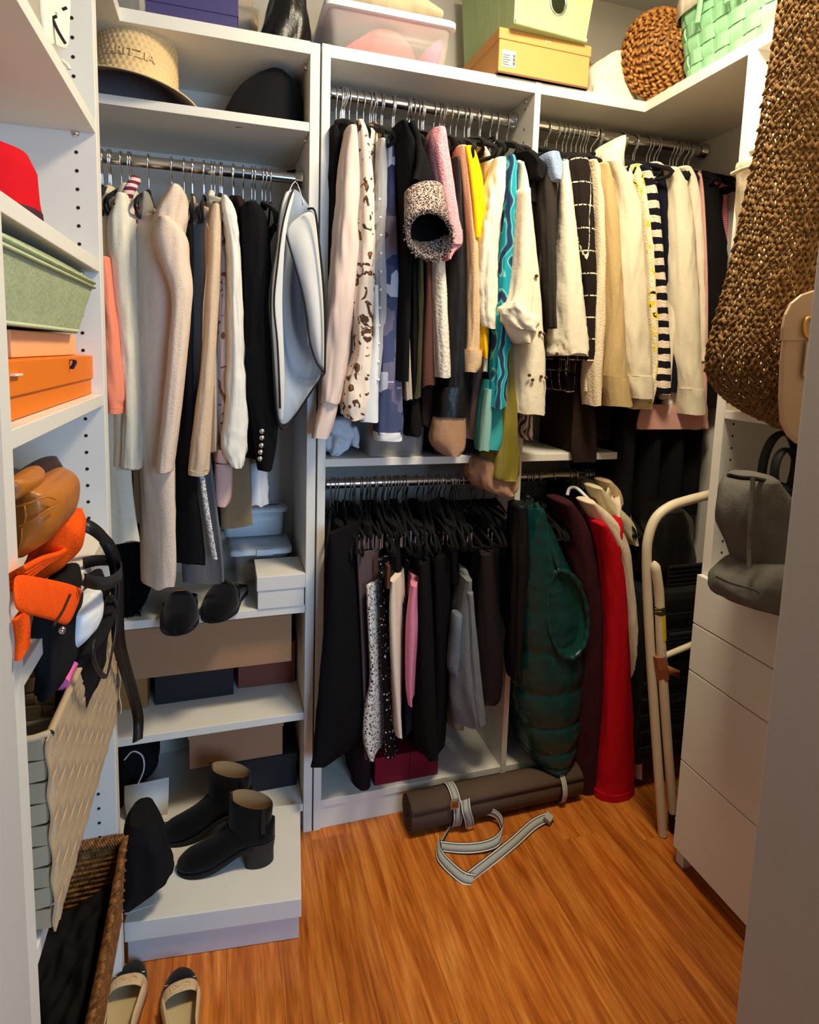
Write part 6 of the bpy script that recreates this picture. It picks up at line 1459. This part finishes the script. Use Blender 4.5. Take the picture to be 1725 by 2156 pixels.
# ================================================================== right tower contents
F('grey_felt', (104,100,94), 'felt', .35, 120, var=.12); S('tote_black', (24,24,25), rough=.6, var=.05); F('cream_bin', (222,206,176), 'crinkle', .35, 70)
zdr = .9225
t = thing('grey_felt_bag', 'slouched dark grey felt bag on top of the drawers', 'bag', WX(1575,1240,1.33))
Yg = 1.06
lump(MB_:=MB(), [(1000,1530,1586),(1015,1516,1600),(1040,1506,1622),(1070,1502,1640),(1100,1506,1650),(1140,1522,1656),(1180,1540,1656),(1215,1556,1656)], Yg, .13, 40, 22, .02, 4, 3, .8, pxY=Yg+.10); MB_.build('bag_body', 'grey_felt', t)
lump(MB_:=MB(), [(1182,1520,1640),(1200,1498,1652),(1222,1494,1656),(1240,1506,1656),(1256,1556,1652)], Yg-.035, .17, 36, 12, .035, 5, 4, .8, pxY=Yg+.09); MB_.build('slumped_base', 'grey_felt', t)
pxtube([(1586,1002,Yg-.004),(1584,1050,Yg-.005),(1580,1100,Yg-.006),(1578,1150,Yg-.004),(1578,1195,Yg-.01)], .005, 8).build('centre_seam', 'grey_felt', t)
pxtube([(1532,1000,Yg+.02),(1560,1006,Yg+.01),(1590,1008,Yg+.008),(1620,1014,Yg+.02)], .005, 8).build('rim', 'suede_black', t)
pxtube([(1505,1212,Yg-.05),(1540,1228,Yg-.052),(1585,1240,Yg-.05),(1600,1250,Yg-.045)], .003, 6).build('welt', 'grey_felt', t)
t = thing('black_tote', 'black tote with oval cutout handles behind the grey felt bag', 'tote bag', WX(1640,1100,1.40))
Yt = 1.17
def oval(cx, cy, a, b, rot, Y): return [tuple(WY(cx+a*math.cos(q)*math.cos(rot)-b*math.sin(q)*math.sin(rot), cy+a*math.cos(q)*math.sin(rot)+b*math.sin(q)*math.cos(rot), Y)) for q in [2*PI*k/36 for k in range(37)]]
MB().tube(oval(1640, 985, 34, 74, .16, Yt+.05), .0135, 10, caps=False, flat=.5).build('handle', 'tote_black', t)
MB().tube(oval(1655, 995, 24, 48, .05, Yt), .0125, 10, caps=False, flat=.5).build('handle', 'tote_black', t)
lump(MB_:=MB(), [(1035,1625,1690),(1080,1628,1700),(1140,1634,1710),(1210,1640,1710)], Yt-.02, .12, 26, 10, .02, 3, 3, .7); MB_.build('bag_body', 'tote_black', t)
# cream fabric bin on the shelf at 1.394
t = thing('cream_fabric_bin', 'cream fabric bin bulging from the shelf behind the crochet bag', 'fabric bin', WX(1570,850,1.33))
lump(MB_:=MB(), [(352,1545,1660),(364,1542,1664),(400,1546,1660),(500,1545,1650),(620,1538,1640),(760,1534,1630),(862,1530,1626)], 1.16, .13, 36, 16, .015, 4, 3, .7, round_top=False, pxY=1.265); MB_.build('bin_body', 'cream_bin', t)
pxtube([(1542,366,1.265),(1580,350,1.19),(1640,340,1.165)], .005, 8).build('rim_seam', 'cream_bin', t)

# ================================================================== crochet tote and leather bag hanging by the right jamb
S('crochet', (124,92,54), kind='rattan', col2=(142,108,66), col3=(102,72,40), rough=.85, spec=.1, scale=90, bump=.4, bscale=500)
t = thing('crochet_tote', 'large brown crochet tote bag hanging beside the right door jamb', 'tote bag', WY(1600, 900, .95))
left = [(-120,1668),(0,1642),(100,1628),(200,1612),(300,1596),(400,1574),(500,1552),(600,1528),(680,1506),(740,1490),(785,1490),(820,1508),(850,1542),(875,1586),(892,1640)]
right = [(-120,1800),(0,1800),(100,1795),(200,1790),(300,1785),(400,1772),(500,1748),(600,1722),(680,1700),(740,1688),(785,1682),(820,1676),(850,1672),(875,1668),(900,1666)]
LL0 = interp([(y, x) for y, x in left], 400); RR0 = interp([(y, x) for y, x in right], 400)
cum = [0.]
for k in range(399): cum.append(cum[-1]+math.hypot(*[(LL0[k+1][q]+RR0[k+1][q]*.3-LL0[k][q]-RR0[k][q]*.3) for q in (0,1)]))
LL = []; RR = []; k = 0
for i in range(160):
    d = cum[-1]*i/159
    while k < 398 and cum[k+1] < d: k += 1
    f = min(1, max(0, (d-cum[k])/max(1e-9, cum[k+1]-cum[k])))
    LL.append([LL0[k][q]*(1-f)+LL0[k+1][q]*f for q in (0,1)]); RR.append([RR0[k][q]*(1-f)+RR0[k+1][q]*f for q in (0,1)])
def crf(u, v, dY=0.):
    i = min(158.999, v*159); k = int(i); f = i-k
    ly, lx = [LL[k][q]*(1-f)+LL[k+1][q]*f for q in (0,1)]; ry, rx = [RR[k][q]*(1-f)+RR[k+1][q]*f for q in (0,1)]
    Y = .955 - .10*u - .03*math.sin(PI*u) + dY
    return WY(lx+(rx-lx)*u, ly+(ry-ly)*u + 10*math.sin(PI*u), Y)
mb = MB(); rnd = random.Random(12)
NV = 84
for j in range(NV):
    v = (j+.5)/NV; a_, b_ = crf(0, v), crf(1, v); nu = max(6, int((b_-a_).length/.0095))
    for i in range(nu):
        u = (i+.5*(j % 2)+.25)/nu
        p = crf(u, v); du = (crf(min(1, u+.02), v)-crf(max(0, u-.02), v)).normalized(); dv = (crf(u, min(1, v+.01))-crf(u, max(0, v-.01))).normalized()
        nn = du.cross(dv).normalized()
        if nn.y > 0: nn = -nn
        sc = 1+rnd.uniform(-.15,.15)
        for s in (-1, 1):
            d = (dv*1.0+du*.62*s+nn*.35*(1 if (j+i) % 2 else -.2)+Vector((rnd.uniform(-.2,.2) for _ in range(3)))).normalized()
            sd_ = nn.cross(d).normalized()
            mb.ell(p+du*.0024*s+nn*rnd.uniform(-.001,.003), d*.0098*sc, sd_*.0037*sc, nn*.0040*sc, 6, 5)
mb.build('front_stitches', 'crochet', t, kind='stuff')
mb = MB()
for j in range(70):
    v = (j+.5)/70; a_, b_ = crf(0, v), crf(1, v); nu = max(5, int((b_-a_).length/.013))
    for i in range(nu):
        u = .03+.97*(i+.5*(j % 2)+.25)/nu
        p = crf(min(1,u), v, .055); du = (crf(min(1, u+.02), v, .055)-crf(max(0, u-.02), v, .055)); dv = (crf(u, min(1, v+.01), .055)-crf(u, max(0, v-.01), .055))
        if du.length < 1e-7 or dv.length < 1e-7: continue
        du.normalize(); dv.normalize(); nn = du.cross(dv).normalized()
        for s in (-1, 1):
            d = (dv+du*.8*s).normalized(); mb.ell(p, d*.0095, nn.cross(d)*.0032, nn*.0032, 6, 4)
mb.build('back_stitches', 'crochet', t, kind='stuff')
mb = MB()
for j in range(110):
    v = (j+.5)/110; p = crf(0, v, .004+.025*(j % 3)/2); dv = (crf(0, min(1, v+.008))-crf(0, max(0, v-.008))).normalized()
    nn = Vector((-.7,-.6,.1)); d = (dv+nn*(.8 if j % 2 else -.4)).normalized(); sd_ = nn.cross(d).normalized()
    mb.ell(p+nn*.002, d*.0085, sd_*.0034, d.cross(sd_)*.0034, 6, 5)
mb.build('edge_stitches', 'crochet', t, kind='stuff')

S('leather_beige', (184,152,122), rough=.5, spec=.35, var=.05, bump=.08, scale=260)
t = thing('beige_leather_bag', 'beige leather shoulder bag hanging behind the right door jamb', 'handbag', WY(1690, 940, .80))
Yq = .775
out = [(1648,690),(1640,760),(1637,840),(1640,890),(1655,920),(1672,935),(1700,944),(1800,946),(1800,610),(1720,612),(1690,622),(1668,640),(1656,662)]
MB().prism([WY(x, y, Yq) for x, y in out], (.092,.07,0)).build('bag_body', 'leather_beige', t, smooth=False, bevel=.012)
flp = [(1650,690),(1648,718),(1800,716),(1800,608),(1720,610),(1690,620),(1668,638),(1656,662)]
MB().prism([WY(x, y, Yq-.003) for x, y in flp], (0,.006,0)).build('flap', 'leather_beige', t, smooth=False, bevel=.002)
MB().tube([tuple(WY(1706+13*math.cos(q), 690+22*math.sin(q), Yq-.008)) for q in [2*PI*k/20 for k in range(21)]], .003, 8, caps=False).build('ring', 'gold', t)
MB().prism([WY(x, y, Yq-.008) for x, y in ((1700,720),(1692,790),(1700,802),(1712,790),(1714,720))], (0,.002,0)).build('leather_tag', 'leather_beige', t, smooth=False)
MB().tube([WY(1745,616,Yq+.02), WY(1775,300,Yq+.02), WY(1790,-200,Yq+.02)], .006, 8, flat=.4).build('shoulder_strap', 'leather_beige', t)
